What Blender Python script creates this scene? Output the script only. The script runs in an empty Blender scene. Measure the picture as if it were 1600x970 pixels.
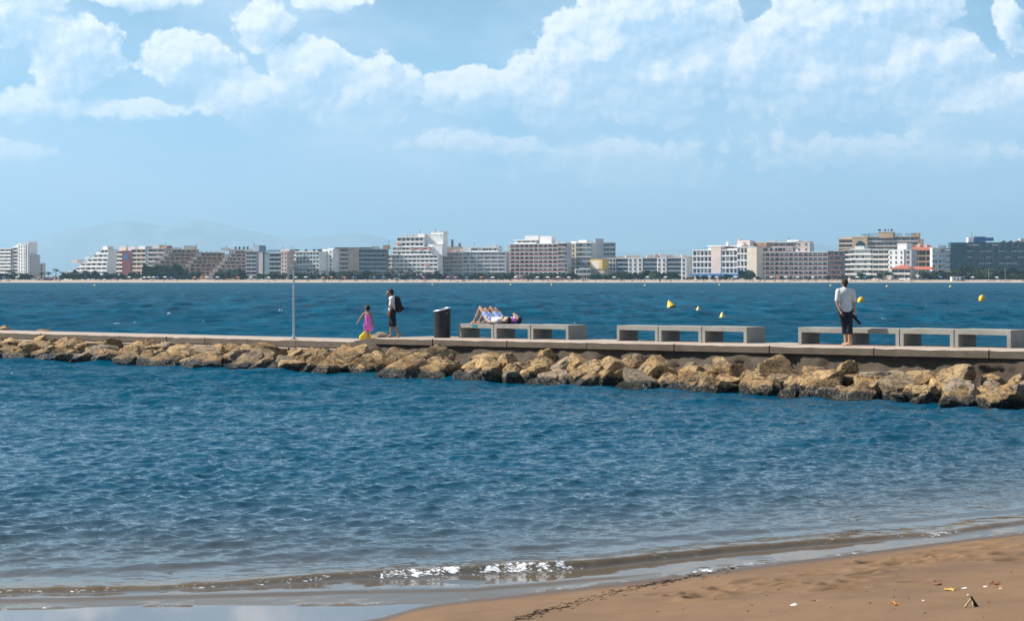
import bpy, bmesh, math, random
import numpy as np
from mathutils import Vector, Matrix

R = math.radians
scene = bpy.context.scene
C = scene.collection

# ---------------------------------------------------------------- camera
HC = 2.9            # eye height above the water
FP = 3000.0         # focal length in photo pixels (1600 px wide frame)
YH = 434.0          # row of the horizon in the photo
cam_d = bpy.data.cameras.new('camera')
cam = bpy.data.objects.new('camera', cam_d)
C.objects.link(cam)
cam.location = (0, 0, HC)
cam.rotation_euler = (R(90), 0, 0)
cam_d.sensor_width = 36
cam_d.lens = FP / 1600 * 36
cam_d.shift_y = -(485 - YH) / 1600
cam_d.clip_start = 0.1
cam_d.clip_end = 60000
scene.camera = cam

# ---------------------------------------------------------------- sun, sky, exposure
SUN_B, SUN_EL = R(10), R(42)        # sun stands to the left, a little beyond the scene
to_sun = Vector((-math.cos(SUN_B) * math.cos(SUN_EL), math.sin(SUN_B) * math.cos(SUN_EL), math.sin(SUN_EL)))
sun_d = bpy.data.lights.new('sun', 'SUN')
sun_d.energy = 5.0
sun_d.angle = R(0.5)
sun_d.color = (1.0, 0.95, 0.87)
sun = bpy.data.objects.new('sun', sun_d)
C.objects.link(sun)
sun.rotation_euler = to_sun.to_track_quat('Z', 'Y').to_euler()
sun.location = (-60, 30, 80)

vs = scene.view_settings
vs.view_transform = 'Standard'
vs.look = 'None'
vs.exposure = 0.72
vs.gamma = 1.0
vs.use_curve_mapping = False
cy = scene.cycles
cy.use_denoising = True
cy.max_bounces = 4
cy.diffuse_bounces = 2
cy.glossy_bounces = 2
cy.volume_bounces = 0
cy.transparent_max_bounces = 8
cy.caustics_reflective = False
cy.caustics_refractive = False
cy.sample_clamp_indirect = 4.0

world = bpy.data.worlds.new('World')
scene.world = world
world.use_nodes = True
world.cycles.sampling_method = 'MANUAL'
world.cycles.sample_map_resolution = 256


class NT:
    """small helper round a node tree"""
    def __init__(s, tree):
        s.t = tree
    def n(s, typ, **kw):
        nd = s.t.nodes.new(typ)
        for k, v in kw.items():
            if k == 'inp':
                for a, b in v.items():
                    s.set(nd, a, b)
            else:
                setattr(nd, k, v)
        return nd
    def set(s, nd, key, val):
        sock = nd.inputs[key]
        if isinstance(val, bpy.types.NodeSocket):
            s.t.links.new(val, sock)
        else:
            sock.default_value = val
    def m(s, op, a, b=None, c=None, clamp=False):
        nd = s.n('ShaderNodeMath', operation=op, use_clamp=clamp)
        s.set(nd, 0, a)
        if b is not None: s.set(nd, 1, b)
        if c is not None: s.set(nd, 2, c)
        return nd.outputs[0]
    def v(s, op, a, b=None, out=0):
        nd = s.n('ShaderNodeVectorMath', operation=op)
        s.set(nd, 0, a)
        if b is not None:
            s.set(nd, 'Scale' if op == 'SCALE' else 1, b)
        return nd.outputs[out]
    def rng(s, x, a, b, c=0.0, d=1.0, smooth=True):
        nd = s.n('ShaderNodeMapRange', interpolation_type='SMOOTHSTEP' if smooth else 'LINEAR')
        s.set(nd, 0, x); s.set(nd, 1, a); s.set(nd, 2, b); s.set(nd, 3, c); s.set(nd, 4, d)
        return nd.outputs[0]
    def mix(s, f, a, b, blend='MIX'):
        nd = s.n('ShaderNodeMix', data_type='RGBA', blend_type=blend)
        s.set(nd, 0, f); s.set(nd, 6, a); s.set(nd, 7, b)
        return nd.outputs[2]
    def noise(s, vec, scale, detail=4, rough=0.55, lac=2.0, dist=0.0, out=0):
        nd = s.n('ShaderNodeTexNoise')
        if vec is not None: s.set(nd, 'Vector', vec)
        s.set(nd, 'Scale', scale); s.set(nd, 'Detail', detail); s.set(nd, 'Roughness', rough)
        s.set(nd, 'Lacunarity', lac); s.set(nd, 'Distortion', dist)
        return nd.outputs[out]
    def comb(s, x, y, z=0.0):
        nd = s.n('ShaderNodeCombineXYZ')
        s.set(nd, 0, x); s.set(nd, 1, y); s.set(nd, 2, z)
        return nd.outputs[0]
    def sep(s, v):
        nd = s.n('ShaderNodeSeparateXYZ'); s.set(nd, 0, v)
        return nd.outputs


def rgba(c, a=1.0):
    return (c[0], c[1], c[2], a)


def build_world():
    wt = world.node_tree
    wt.nodes.clear()
    w = NT(wt)
    out = w.n('ShaderNodeOutputWorld')
    bg = w.n('ShaderNodeBackground')
    wt.links.new(bg.outputs[0], out.inputs[0])
    bg.inputs['Strength'].default_value = 0.055
    sky = w.n('ShaderNodeTexSky', sky_type='NISHITA')
    sky.sun_disc = False
    sky.sun_elevation = SUN_EL
    sky.sun_rotation = math.atan2(to_sun.x, to_sun.y)
    sky.air_density = 1.0
    sky.dust_density = 0.0
    sky.ozone_density = 2.0
    tc = w.n('ShaderNodeTexCoord')
    d = tc.outputs['Generated']
    x, y, z = w.sep(d)
    el = w.m('ARCSINE', z)
    az = w.m('ARCTAN2', x, y)
    # angular coordinates, 1 unit = 1/3000 rad; clouds stand at compass bearings
    U = w.m('MULTIPLY_ADD', az, 3000.0, 800.0)
    V = w.m('MULTIPLY', el, 3000.0)          # upward
    blobs = [  # bearing, height, half width, half height, weight
        (935, 350, 95, 80, 1.0), (1020, 405, 120, 60, .95), (860, 285, 75, 55, .9), (1010, 310, 110, 60, .95), (1090, 335, 60, 40, .85),
        (1170, 330, 85, 65, 1.0), (1260, 300, 110, 60, .9), (1300, 395, 105, 75, 1.0), (1380, 420, 110, 50, .8),
        (1410, 310, 80, 60, 1.0), (1470, 330, 50, 40, .85), (1500, 262, 110, 42, .9), (1595, 285, 50, 32, .85), (1562, 390, 20, 52, .7),
        (752, 288, 68, 36, 1.0), (685, 290, 50, 24, .7), (485, 318, 62, 46, 1.0), (400, 278, 80, 40, .9), (560, 285, 95, 50, .85),
        (290, 335, 75, 40, .75), (120, 340, 70, 60, .7), (20, 400, 90, 60, .75), (410, 390, 42, 38, .7),
        (70, 265, 60, 26, .55), (225, 260, 75, 20, .52), (30, 192, 60, 20, .5), (510, 430, 70, 18, .55), (230, 430, 90, 18, .55),
        (760, 208, 130, 22, .42), (980, 185, 170, 38, .40), (1380, 190, 180, 32, .38),
    ]
    grp = bpy.data.node_groups.new('cloud_density', 'ShaderNodeTree')
    grp.interface.new_socket('P', in_out='INPUT', socket_type='NodeSocketVector')
    grp.interface.new_socket('D', in_out='OUTPUT', socket_type='NodeSocketFloat')
    g = NT(grp)
    gi = g.n('NodeGroupInput'); go = g.n('NodeGroupOutput')
    P = gi.outputs[0]
    # domain warp
    wv = g.noise(P, 0.011, 3, 0.5, out=1)
    wv = g.v('SUBTRACT', wv, (0.5, 0.5, 0.5))
    wv = g.v('MULTIPLY', wv, (60.0, 50.0, 0.0))
    PW = g.v('ADD', P, wv)
    acc = None
    for (bu, bv, ru, rv, wt_) in blobs:
        q = g.v('SUBTRACT', PW, (bu, bv, 0))
        q = g.v('MULTIPLY', q, (1 / ru, 1 / rv, 0))
        ln = g.v('LENGTH', q, out=1)
        val = g.m('MULTIPLY_ADD', ln, -wt_ * .8, wt_ * .95)
        acc = val if acc is None else g.m('SMOOTH_MAX', acc, val, 0.07)
    # scattered clouds over the rest of the sky
    far = g.noise(g.v('MULTIPLY', P, (0.0011, 0.0021, 0.0)), 1.0, 3, 0.5)
    far = g.rng(far, 0.56, 0.84, -0.5, 0.5, smooth=False)
    pu = g.sep(P)
    off = g.m('MAXIMUM', g.rng(g.m('ABSOLUTE', g.m('SUBTRACT', pu[0], 800.0)), 950.0, 1500.0), g.rng(pu[1], 470.0, 900.0))
    far = g.m('ADD', g.m('MULTIPLY_ADD', off, 1.0, -1.0), far)
    acc = g.m('SMOOTH_MAX', acc, far, 0.1)
    # billows: inverted fractal voronoi + fbm
    vo = g.n('ShaderNodeTexVoronoi', feature='SMOOTH_F1', voronoi_dimensions='2D', normalize=True)
    g.set(vo, 'Vector', g.v('ADD', P, g.v('SCALE', wv, 0.35)))
    g.set(vo, 'Scale', 0.021); g.set(vo, 'Detail', 5.0); g.set(vo, 'Roughness', 0.6); g.set(vo, 'Lacunarity', 2.2); g.set(vo, 'Smoothness', 0.35)
    bil = g.m('SUBTRACT', 0.42, vo.outputs['Distance'])
    fb = g.m('SUBTRACT', g.noise(P, 0.012, 8, 0.58), 0.5)
    dd = g.m('MULTIPLY_ADD', bil, 0.75, acc)
    dd = g.m('MULTIPLY_ADD', fb, 0.55, dd)
    g.set(go, 0, dd)

    def dens(p):
        nd = w.n('ShaderNodeGroup'); nd.node_tree = grp
        w.set(nd, 0, p)
        return nd.outputs[0]
    P0 = w.comb(U, V, 0.0)
    d0 = dens(P0)
    d1 = dens(w.v('ADD', P0, (-20.0, 24.0, 0.0)))
    T = w.m('EXPONENT', w.m('MULTIPLY', w.m('MAXIMUM', w.m('SUBTRACT', d1, 0.02), 0.0), -2.3))
    lit = w.rng(T, 0.10, 0.92, 0.0, 1.0, smooth=False)
    lit = w.m('MAXIMUM', lit, w.rng(w.m('SUBTRACT', d0, d1), -0.08, 0.40, 0.0, 0.8))
    def puff(p):
        vo = w.n('ShaderNodeTexVoronoi', feature='SMOOTH_F1', voronoi_dimensions='2D', normalize=True)
        w.set(vo, 'Vector', w.v('ADD', p, w.v('MULTIPLY', w.noise(p, 0.03, 2, 0.5, out=1), (26.0, 26.0, 0.0))))
        w.set(vo, 'Scale', 0.034); w.set(vo, 'Detail', 3.0); w.set(vo, 'Roughness', 0.6); w.set(vo, 'Lacunarity', 2.1); w.set(vo, 'Smoothness', 0.25)
        return vo.outputs['Distance']
    relief = w.m('SUBTRACT', puff(w.v('ADD', P0, (-7.0, 9.0, 0.0))), puff(P0))
    lit = w.m('ADD', lit, w.m('MULTIPLY', relief, 1.15), clamp=True)
    crisp = w.rng(d0, 0.10, 0.22)
    soft = w.rng(d0, 0.06, 0.60)
    cover = w.m('ADD', w.m('MULTIPLY', crisp, lit), w.m('MULTIPLY', soft, w.m('SUBTRACT', 1.0, lit)))
    veil = w.rng(w.noise(w.v('MULTIPLY', P0, (0.0035, 0.0075, 0.0)), 1.0, 5, 0.55), 0.36, 0.70, 0.0, 0.6)
    low = w.rng(V, 60.0, 330.0)                      # clouds low down drown in the moist air
    cover = w.m('MULTIPLY', cover, w.m('MULTIPLY_ADD', low, 0.78, 0.18))
    ccol = w.mix(lit, (6.0, 8.7, 11.6, 1), (12.8, 13.2, 13.8, 1))
    # moist air whitens / blues the lowest sky all the way round
    base = sky.outputs[0]
    air = w.rng(V, 0.0, 700.0, 0.95, 0.0)
    hz = w.mix(w.rng(V, 0.0, 430.0), (5.7, 9.1, 12.8, 1), (3.0, 7.8, 12.8, 1))
    base = w.mix(air, base, hz)
    base = w.mix(veil, base, (7.8, 9.8, 12.0, 1))
    col = w.mix(cover, base, ccol)
    w.set(bg, 'Color', col)


build_world()

# ---------------------------------------------------------------- helpers
random.seed(7)
rs = np.random.RandomState(11)


def P(xp, Y, z=0.0):
    """point at depth Y seen at photo column xp"""
    return Vector(((xp - 800) / FP * Y, Y, z))


def zrow(yp, Y):
    return HC - (yp - YH) / FP * Y


def obj(name, mesh, parent=None, mat=None, **props):
    o = bpy.data.objects.new(name, mesh)
    C.objects.link(o)
    if mat is not None and mesh is not None and len(mesh.materials) == 0:
        mesh.materials.append(mat)
    if parent is not None:
        o.parent = parent
    for k, v in props.items():
        o[k] = v
    return o


def empty(name, loc, rz=0.0, **props):
    o = bpy.data.objects.new(name, None)
    C.objects.link(o)
    o.location = loc
    o.rotation_euler = (0, 0, rz)
    o.empty_display_size = 0.3
    for k, v in props.items():
        o[k] = v
    return o


class MB:
    """collects shapes for ONE mesh"""
    def __init__(s):
        s.v = []; s.f = []; s.mi = []
    def add(s, vs_, fs, mi=0):
        b = len(s.v)
        s.v.extend([tuple(p) for p in vs_])
        s.f.extend([tuple(b + i for i in f) for f in fs])
        s.mi.extend([mi] * len(fs))
        return s
    def box(s, x0, x1, y0, y1, z0, z1, mi=0, M=None):
        vs_ = [Vector(p) for p in ((x0, y0, z0), (x1, y0, z0), (x1, y1, z0), (x0, y1, z0), (x0, y0, z1), (x1, y0, z1), (x1, y1, z1), (x0, y1, z1))]
        if M is not None: vs_ = [M @ p for p in vs_]
        return s.add(vs_, [(0, 3, 2, 1), (4, 5, 6, 7), (0, 1, 5, 4), (1, 2, 6, 5), (2, 3, 7, 6), (3, 0, 4, 7)], mi)
    def tube(s, p0, p1, r0, r1, n=8, mi=0, cap=True):
        p0, p1 = Vector(p0), Vector(p1)
        d = (p1 - p0).normalized()
        a = d.orthogonal().normalized(); b = d.cross(a)
        vs_ = []
        for p, r in ((p0, r0), (p1, r1)):
            for i in range(n):
                t = 2 * math.pi * i / n
                vs_.append(p + (a * math.cos(t) + b * math.sin(t)) * r)
        fs = [(i, (i + 1) % n, n + (i + 1) % n, n + i) for i in range(n)]
        if cap:
            fs += [tuple(range(n - 1, -1, -1)), tuple(range(n, 2 * n))]
        return s.add(vs_, fs, mi)
    def lathe(s, prof, n=20, M=None, mi=0):
        vs_ = []; fs = []
        for (r, z) in prof:
            for i in range(n):
                t = 2 * math.pi * i / n
                vs_.append(Vector((r * math.cos(t), r * math.sin(t), z)))
        k = len(prof)
        for j in range(k - 1):
            for i in range(n):
                fs.append((j * n + i, j * n + (i + 1) % n, (j + 1) * n + (i + 1) % n, (j + 1) * n + i))
        fs.append(tuple(range(n - 1, -1, -1))); fs.append(tuple(range((k - 1) * n, k * n)))
        if M is not None: vs_ = [M @ p for p in vs_]
        return s.add(vs_, fs, mi)
    def capsule(s, p0, r0, p1, r1, n=12, flat=None):
        """closed tapered capsule; flat = (axis vector, factor) squashes the section"""
        p0, p1 = Vector(p0), Vector(p1)
        d = p1 - p0
        L = d.length
        d = d.normalized() if L > 1e-6 else Vector((0, 0, 1))
        a = d.orthogonal().normalized(); b = d.cross(a)
        rings = []
        for k in range(1, 4):
            t = math.pi / 2 * k / 4
            rings.append((p0 - d * r0 * math.cos(t), r0 * math.sin(t)))
        rings.append((p0, r0)); rings.append((p1, r1))
        for k in range(3, 0, -1):
            t = math.pi / 2 * k / 4
            rings.append((p1 + d * r1 * math.cos(t), r1 * math.sin(t)))
        vs_ = [p0 - d * r0]
        for c, r in rings:
            for i in range(n):
                t = 2 * math.pi * i / n
                o_ = (a * math.cos(t) + b * math.sin(t)) * r
                if flat is not None:
                    ax = Vector(flat[0]).normalized()
                    o_ = o_ - ax * o_.dot(ax) * (1 - flat[1])
                vs_.append(c + o_)
        vs_.append(p1 + d * r1)
        m = len(rings); fs = []
        for i in range(n):
            fs.append((0, 1 + (i + 1) % n, 1 + i))
            for j in range(m - 1):
                fs.append((1 + j * n + i, 1 + j * n + (i + 1) % n, 1 + (j + 1) * n + (i + 1) % n, 1 + (j + 1) * n + i))
            fs.append((1 + (m - 1) * n + i, 1 + (m - 1) * n + (i + 1) % n, 1 + m * n))
        return s.add(vs_, fs)
    def ball(s, c, rx, ry, rz, n=14, M=None, mi=0):
        vs_ = []; fs = []
        k = n // 2 + 1
        c = Vector(c)
        pts = []
        for j in range(1, k):
            t = math.pi * j / k
            for i in range(n):
                u = 2 * math.pi * i / n
                pts.append(Vector((rx * math.sin(t) * math.cos(u), ry * math.sin(t) * math.sin(u), rz * math.cos(t))))
        pts = [Vector((0, 0, rz))] + pts + [Vector((0, 0, -rz))]
        if M is not None: pts = [M @ p for p in pts]
        vs_ = [c + p for p in pts]
        m = k - 1
        for i in range(n):
            fs.append((0, 1 + i, 1 + (i + 1) % n))
            for j in range(m - 1):
                fs.append((1 + j * n + i, 1 + (j + 1) * n + i, 1 + (j + 1) * n + (i + 1) % n, 1 + j * n + (i + 1) % n))
            fs.append((1 + (m - 1) * n + i, 1 + m * n, 1 + (m - 1) * n + (i + 1) % n))
        return s.add(vs_, fs, mi)
    def mesh(s, name, mats, smooth=False, off=None):
        me = bpy.data.meshes.new(name)
        vs_ = s.v if off is None else [(p[0] - off[0], p[1] - off[1], p[2] - off[2]) for p in s.v]
        me.from_pydata(vs_, [], s.f)
        if not isinstance(mats, (list, tuple)): mats = [mats]
        for m in mats: me.materials.append(m)
        if len(mats) > 1: me.polygons.foreach_set('material_index', s.mi)
        if smooth: me.polygons.foreach_set('use_smooth', [True] * len(s.f))
        me.update()
        return me


def grid_mesh(name, X, Y, Z, mat, attrs=None, smooth=True):
    ny, nx = X.shape
    co = np.stack([X, Y, Z], -1).reshape(-1, 3).astype(np.float32)
    idx = np.arange(ny * nx).reshape(ny, nx)
    q = np.stack([idx[:-1, :-1], idx[:-1, 1:], idx[1:, 1:], idx[1:, :-1]], -1).reshape(-1, 4)
    me = bpy.data.meshes.new(name)
    me.vertices.add(len(co)); me.vertices.foreach_set('co', co.ravel())
    me.loops.add(q.size); me.loops.foreach_set('vertex_index', q.ravel().astype(np.int32))
    me.polygons.add(len(q)); me.polygons.foreach_set('loop_start', np.arange(0, q.size, 4, dtype=np.int32))
    me.polygons.foreach_set('use_smooth', np.full(len(q), smooth, dtype=bool))
    if attrs:
        for k, a in attrs.items():
            at = me.attributes.new(k, 'FLOAT', 'POINT')
            at.data.foreach_set('value', a.reshape(-1).astype(np.float32))
    me.materials.append(mat)
    me.update(calc_edges=True)
    me.validate()
    return me


def vnoise(x, y, seed=0):
    """smooth value noise, numpy"""
    r = np.random.RandomState(seed)
    tab = r.rand(256, 256)
    xi = np.floor(x).astype(int); yi = np.floor(y).astype(int)
    fx = x - xi; fy = y - yi
    fx = fx * fx * (3 - 2 * fx); fy = fy * fy * (3 - 2 * fy)
    a = tab[xi % 256, yi % 256]; b = tab[(xi + 1) % 256, yi % 256]
    c = tab[xi % 256, (yi + 1) % 256]; d = tab[(xi + 1) % 256, (yi + 1) % 256]
    return (a * (1 - fx) + b * fx) * (1 - fy) + (c * (1 - fx) + d * fx) * fy


def fbm(x, y, seed=0, oct=4):
    s = 0; a = 0.5
    for i in range(oct):
        s = s + a * (vnoise(x * 2 ** i, y * 2 ** i, seed + i) - 0.5)
        a *= 0.5
    return s


def sstep(x, a, b):
    t = np.clip((x - a) / (b - a), 0, 1)
    return t * t * (3 - 2 * t)


# ---------------------------------------------------------------- materials
MATS = {}


def mat(name, base, rough=0.8, var=0.12, scale=3.0, bump=0.0, bscale=20.0, metal=0.0, spec=0.3, base2=None):
    if name in MATS: return MATS[name]
    m = bpy.data.materials.new(name); m.use_nodes = True
    w = NT(m.node_tree)
    b = m.node_tree.nodes['Principled BSDF']
    tc = w.n('ShaderNodeTexCoord')
    nz = w.noise(tc.outputs['Object'], scale, 5, 0.6)
    c2 = base2 if base2 is not None else tuple(c * (1 - 2.2 * var) for c in base)
    c1 = base if base2 is not None else tuple(min(1, c * (1 + var)) for c in base)
    w.set(b, 'Base Color', w.mix(w.rng(nz, 0.3, 0.7), rgba(c1), rgba(c2)))
    b.inputs['Roughness'].default_value = rough
    b.inputs['Metallic'].default_value = metal
    b.inputs['Specular IOR Level'].default_value = spec
    if bump > 0:
        bp = w.n('ShaderNodeBump')
        w.set(bp, 'Height', w.noise(tc.outputs['Object'], bscale, 6, 0.65))
        bp.inputs['Strength'].default_value = bump
        bp.inputs['Distance'].default_value = 0.03
        w.set(b, 'Normal', bp.outputs[0])
    MATS[name] = m
    return m


def glass_mat(name, base, rough=0.08):
    m = mat(name, base, rough, 0.25, 0.6, spec=0.6)
    return m


def rock_material():
    m = bpy.data.materials.new('limestone_boulder'); m.use_nodes = True
    w = NT(m.node_tree); b = m.node_tree.nodes['Principled BSDF']
    tc = w.n('ShaderNodeTexCoord'); ge = w.n('ShaderNodeNewGeometry'); oi = w.n('ShaderNodeObjectInfo')
    pos = ge.outputs['Position']
    p = w.v('ADD', pos, w.comb(w.m('MULTIPLY', oi.outputs['Random'], 31.0), 0.0, 0.0))
    n1 = w.noise(p, 2.2, 6, 0.62)
    n2 = w.noise(p, 9.0, 6, 0.7)
    n3 = w.noise(w.v('MULTIPLY', p, (1.0, 1.0, 3.0)), 4.0, 5, 0.6, dist=0.6)
    col = w.mix(w.rng(n1, 0.32, 0.68), (0.62, 0.425, 0.21, 1), (0.37, 0.235, 0.115, 1))
    och = w.m('MULTIPLY', w.rng(n3, 0.5, 0.66), w.rng(oi.outputs['Random'], 0.25, 0.85))
    col = w.mix(w.m('MULTIPLY', och, 0.75), col, (0.52, 0.25, 0.05, 1))
    grey = w.m('MULTIPLY', w.rng(w.noise(p, 3.1, 4), 0.52, 0.7), 0.5)
    col = w.mix(grey, col, (0.30, 0.25, 0.205, 1))
    col = w.mix(w.rng(n2, 0.54, 0.72, 0.0, 0.65), col, (0.12, 0.072, 0.04, 1))
    ck = w.m('ABSOLUTE', w.m('SUBTRACT', w.noise(w.v('MULTIPLY', p, (1.0, 1.0, 1.6)), 3.4, 5, 0.55, dist=0.8), 0.5))
    col = w.mix(w.rng(ck, 0.0, 0.022, 0.85, 0.0), col, (0.05, 0.032, 0.02, 1))
    rnd = w.m('FRACT', w.m('MULTIPLY', oi.outputs['Random'], 17.3))
    col = w.mix(w.rng(rnd, 0.62, 1.0, 0.0, 0.65), col, (0.33, 0.29, 0.245, 1))
    col = w.mix(1.0, col, w.mix(w.m('FRACT', w.m('MULTIPLY', oi.outputs['Random'], 53.7)), (0.68, 0.66, 0.64, 1), (1.12, 1.1, 1.06, 1)), 'MULTIPLY')
    z = w.sep(pos)[2]
    zz = w.m('MULTIPLY_ADD', w.m('SUBTRACT', w.noise(p, 2.6, 5, 0.65), 0.5), 0.55, z)
    alg = w.rng(zz, 0.16, 0.29, 1.0, 0.0)
    barn = w.m('MULTIPLY', w.rng(w.noise(p, 16.0, 3, 0.6), 0.53, 0.64), w.rng(zz, 0.0, 0.10))
    dark = w.mix(w.m('MULTIPLY', barn, 0.75), (0.018, 0.017, 0.013, 1), (0.34, 0.30, 0.24, 1))
    col = w.mix(alg, col, dark)
    w.set(b, 'Base Color', col)
    w.set(b, 'Roughness', w.rng(alg, 0.0, 1.0, 0.85, 0.35))
    b.inputs['Specular IOR Level'].default_value = 0.3
    bp = w.n('ShaderNodeBump')
    h = w.m('ADD', w.m('MULTIPLY', n2, 0.6), w.m('MULTIPLY', w.noise(p, 28.0, 5, 0.7), 0.35))
    h = w.m('ADD', h, w.rng(ck, 0.0, 0.03, -0.35, 0.0))
    w.set(bp, 'Height', h); bp.inputs['Strength'].default_value = 1.0; bp.inputs['Distance'].default_value = 0.16
    w.set(b, 'Normal', bp.outputs[0])
    return m


def concrete_material(name, base, stain=0.5, scale=1.0):
    m = bpy.data.materials.new(name); m.use_nodes = True
    w = NT(m.node_tree); b = m.node_tree.nodes['Principled BSDF']
    ge = w.n('ShaderNodeNewGeometry'); pos = ge.outputs['Position']
    n1 = w.noise(pos, 1.3 * scale, 6, 0.65)
    n2 = w.noise(w.v('MULTIPLY', pos, (1, 1, 5)), 5.0 * scale, 6, 0.7)
    n3 = w.noise(pos, 42.0, 4, 0.6)
    d = tuple(c * 0.55 for c in base)
    col = w.mix(w.rng(n1, 0.35, 0.7), rgba(base), rgba(tuple(c * 0.78 for c in base)))
    col = w.mix(w.m('MULTIPLY', w.rng(n2, 0.5, 0.7), stain), col, rgba(d))
    col = w.mix(w.rng(n3, 0.55, 0.75, 0, 0.3), col, rgba(tuple(c * 0.4 for c in base)))
    w.set(b, 'Base Color', col)
    b.inputs['Roughness'].default_value = 0.88
    b.inputs['Specular IOR Level'].default_value = 0.25
    bp = w.n('ShaderNodeBump')
    w.set(bp, 'Height', w.m('ADD', n2, w.m('MULTIPLY', n3, 0.4)))
    bp.inputs['Strength'].default_value = 0.6 if name != 'mortared_rubble' else 1.0; bp.inputs['Distance'].default_value = 0.03 if name != 'mortared_rubble' else 0.14
    w.set(b, 'Normal', bp.outputs[0])
    return m


def sand_material():
    m = bpy.data.materials.new('wet_and_dry_sand'); m.use_nodes = True
    w = NT(m.node_tree); b = m.node_tree.nodes['Principled BSDF']
    ge = w.n('ShaderNodeNewGeometry'); pos = ge.outputs['Position']
    wet = w.n('ShaderNodeAttribute', attribute_name='wet').outputs['Fac']
    film = w.n('ShaderNodeAttribute', attribute_name='film').outputs['Fac']
    n1 = w.noise(pos, 0.7, 5, 0.6)
    n2 = w.noise(w.v('MULTIPLY', pos, (1.0, 2.6, 1.0)), 3.0, 6, 0.7)
    n3 = w.noise(pos, 90.0, 3, 0.7)
    col = w.mix(w.rng(n1, 0.3, 0.7), (0.205, 0.122, 0.063, 1), (0.16, 0.094, 0.05, 1))
    col = w.mix(w.rng(n2, 0.52, 0.72, 0, 0.45), col, (0.13, 0.078, 0.048, 1))
    col = w.mix(w.rng(n3, 0.55, 0.72, 0, 0.5), col, (0.10, 0.06, 0.04, 1))
    col = w.mix(w.m('MULTIPLY', wet, 0.75), col, (0.085, 0.055, 0.037, 1))
    w.set(b, 'Base Color', col)
    w.set(b, 'Roughness', w.m('SUBTRACT', w.m('MULTIPLY_ADD', wet, -0.45, 0.9), w.m('MULTIPLY', film, 0.41), clamp=True))
    w.set(b, 'Specular IOR Level', w.m('MULTIPLY_ADD', film, 0.75, 0.25))
    bp = w.n('ShaderNodeBump')
    w.set(bp, 'Height', w.m('ADD', w.m('MULTIPLY', n2, 0.5), w.m('MULTIPLY', n3, 0.25)))
    w.set(bp, 'Strength', w.m('MULTIPLY_ADD', film, -0.55, 0.55)); bp.inputs['Distance'].default_value = 0.03
    w.set(b, 'Normal', bp.outputs[0])
    return m


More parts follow.
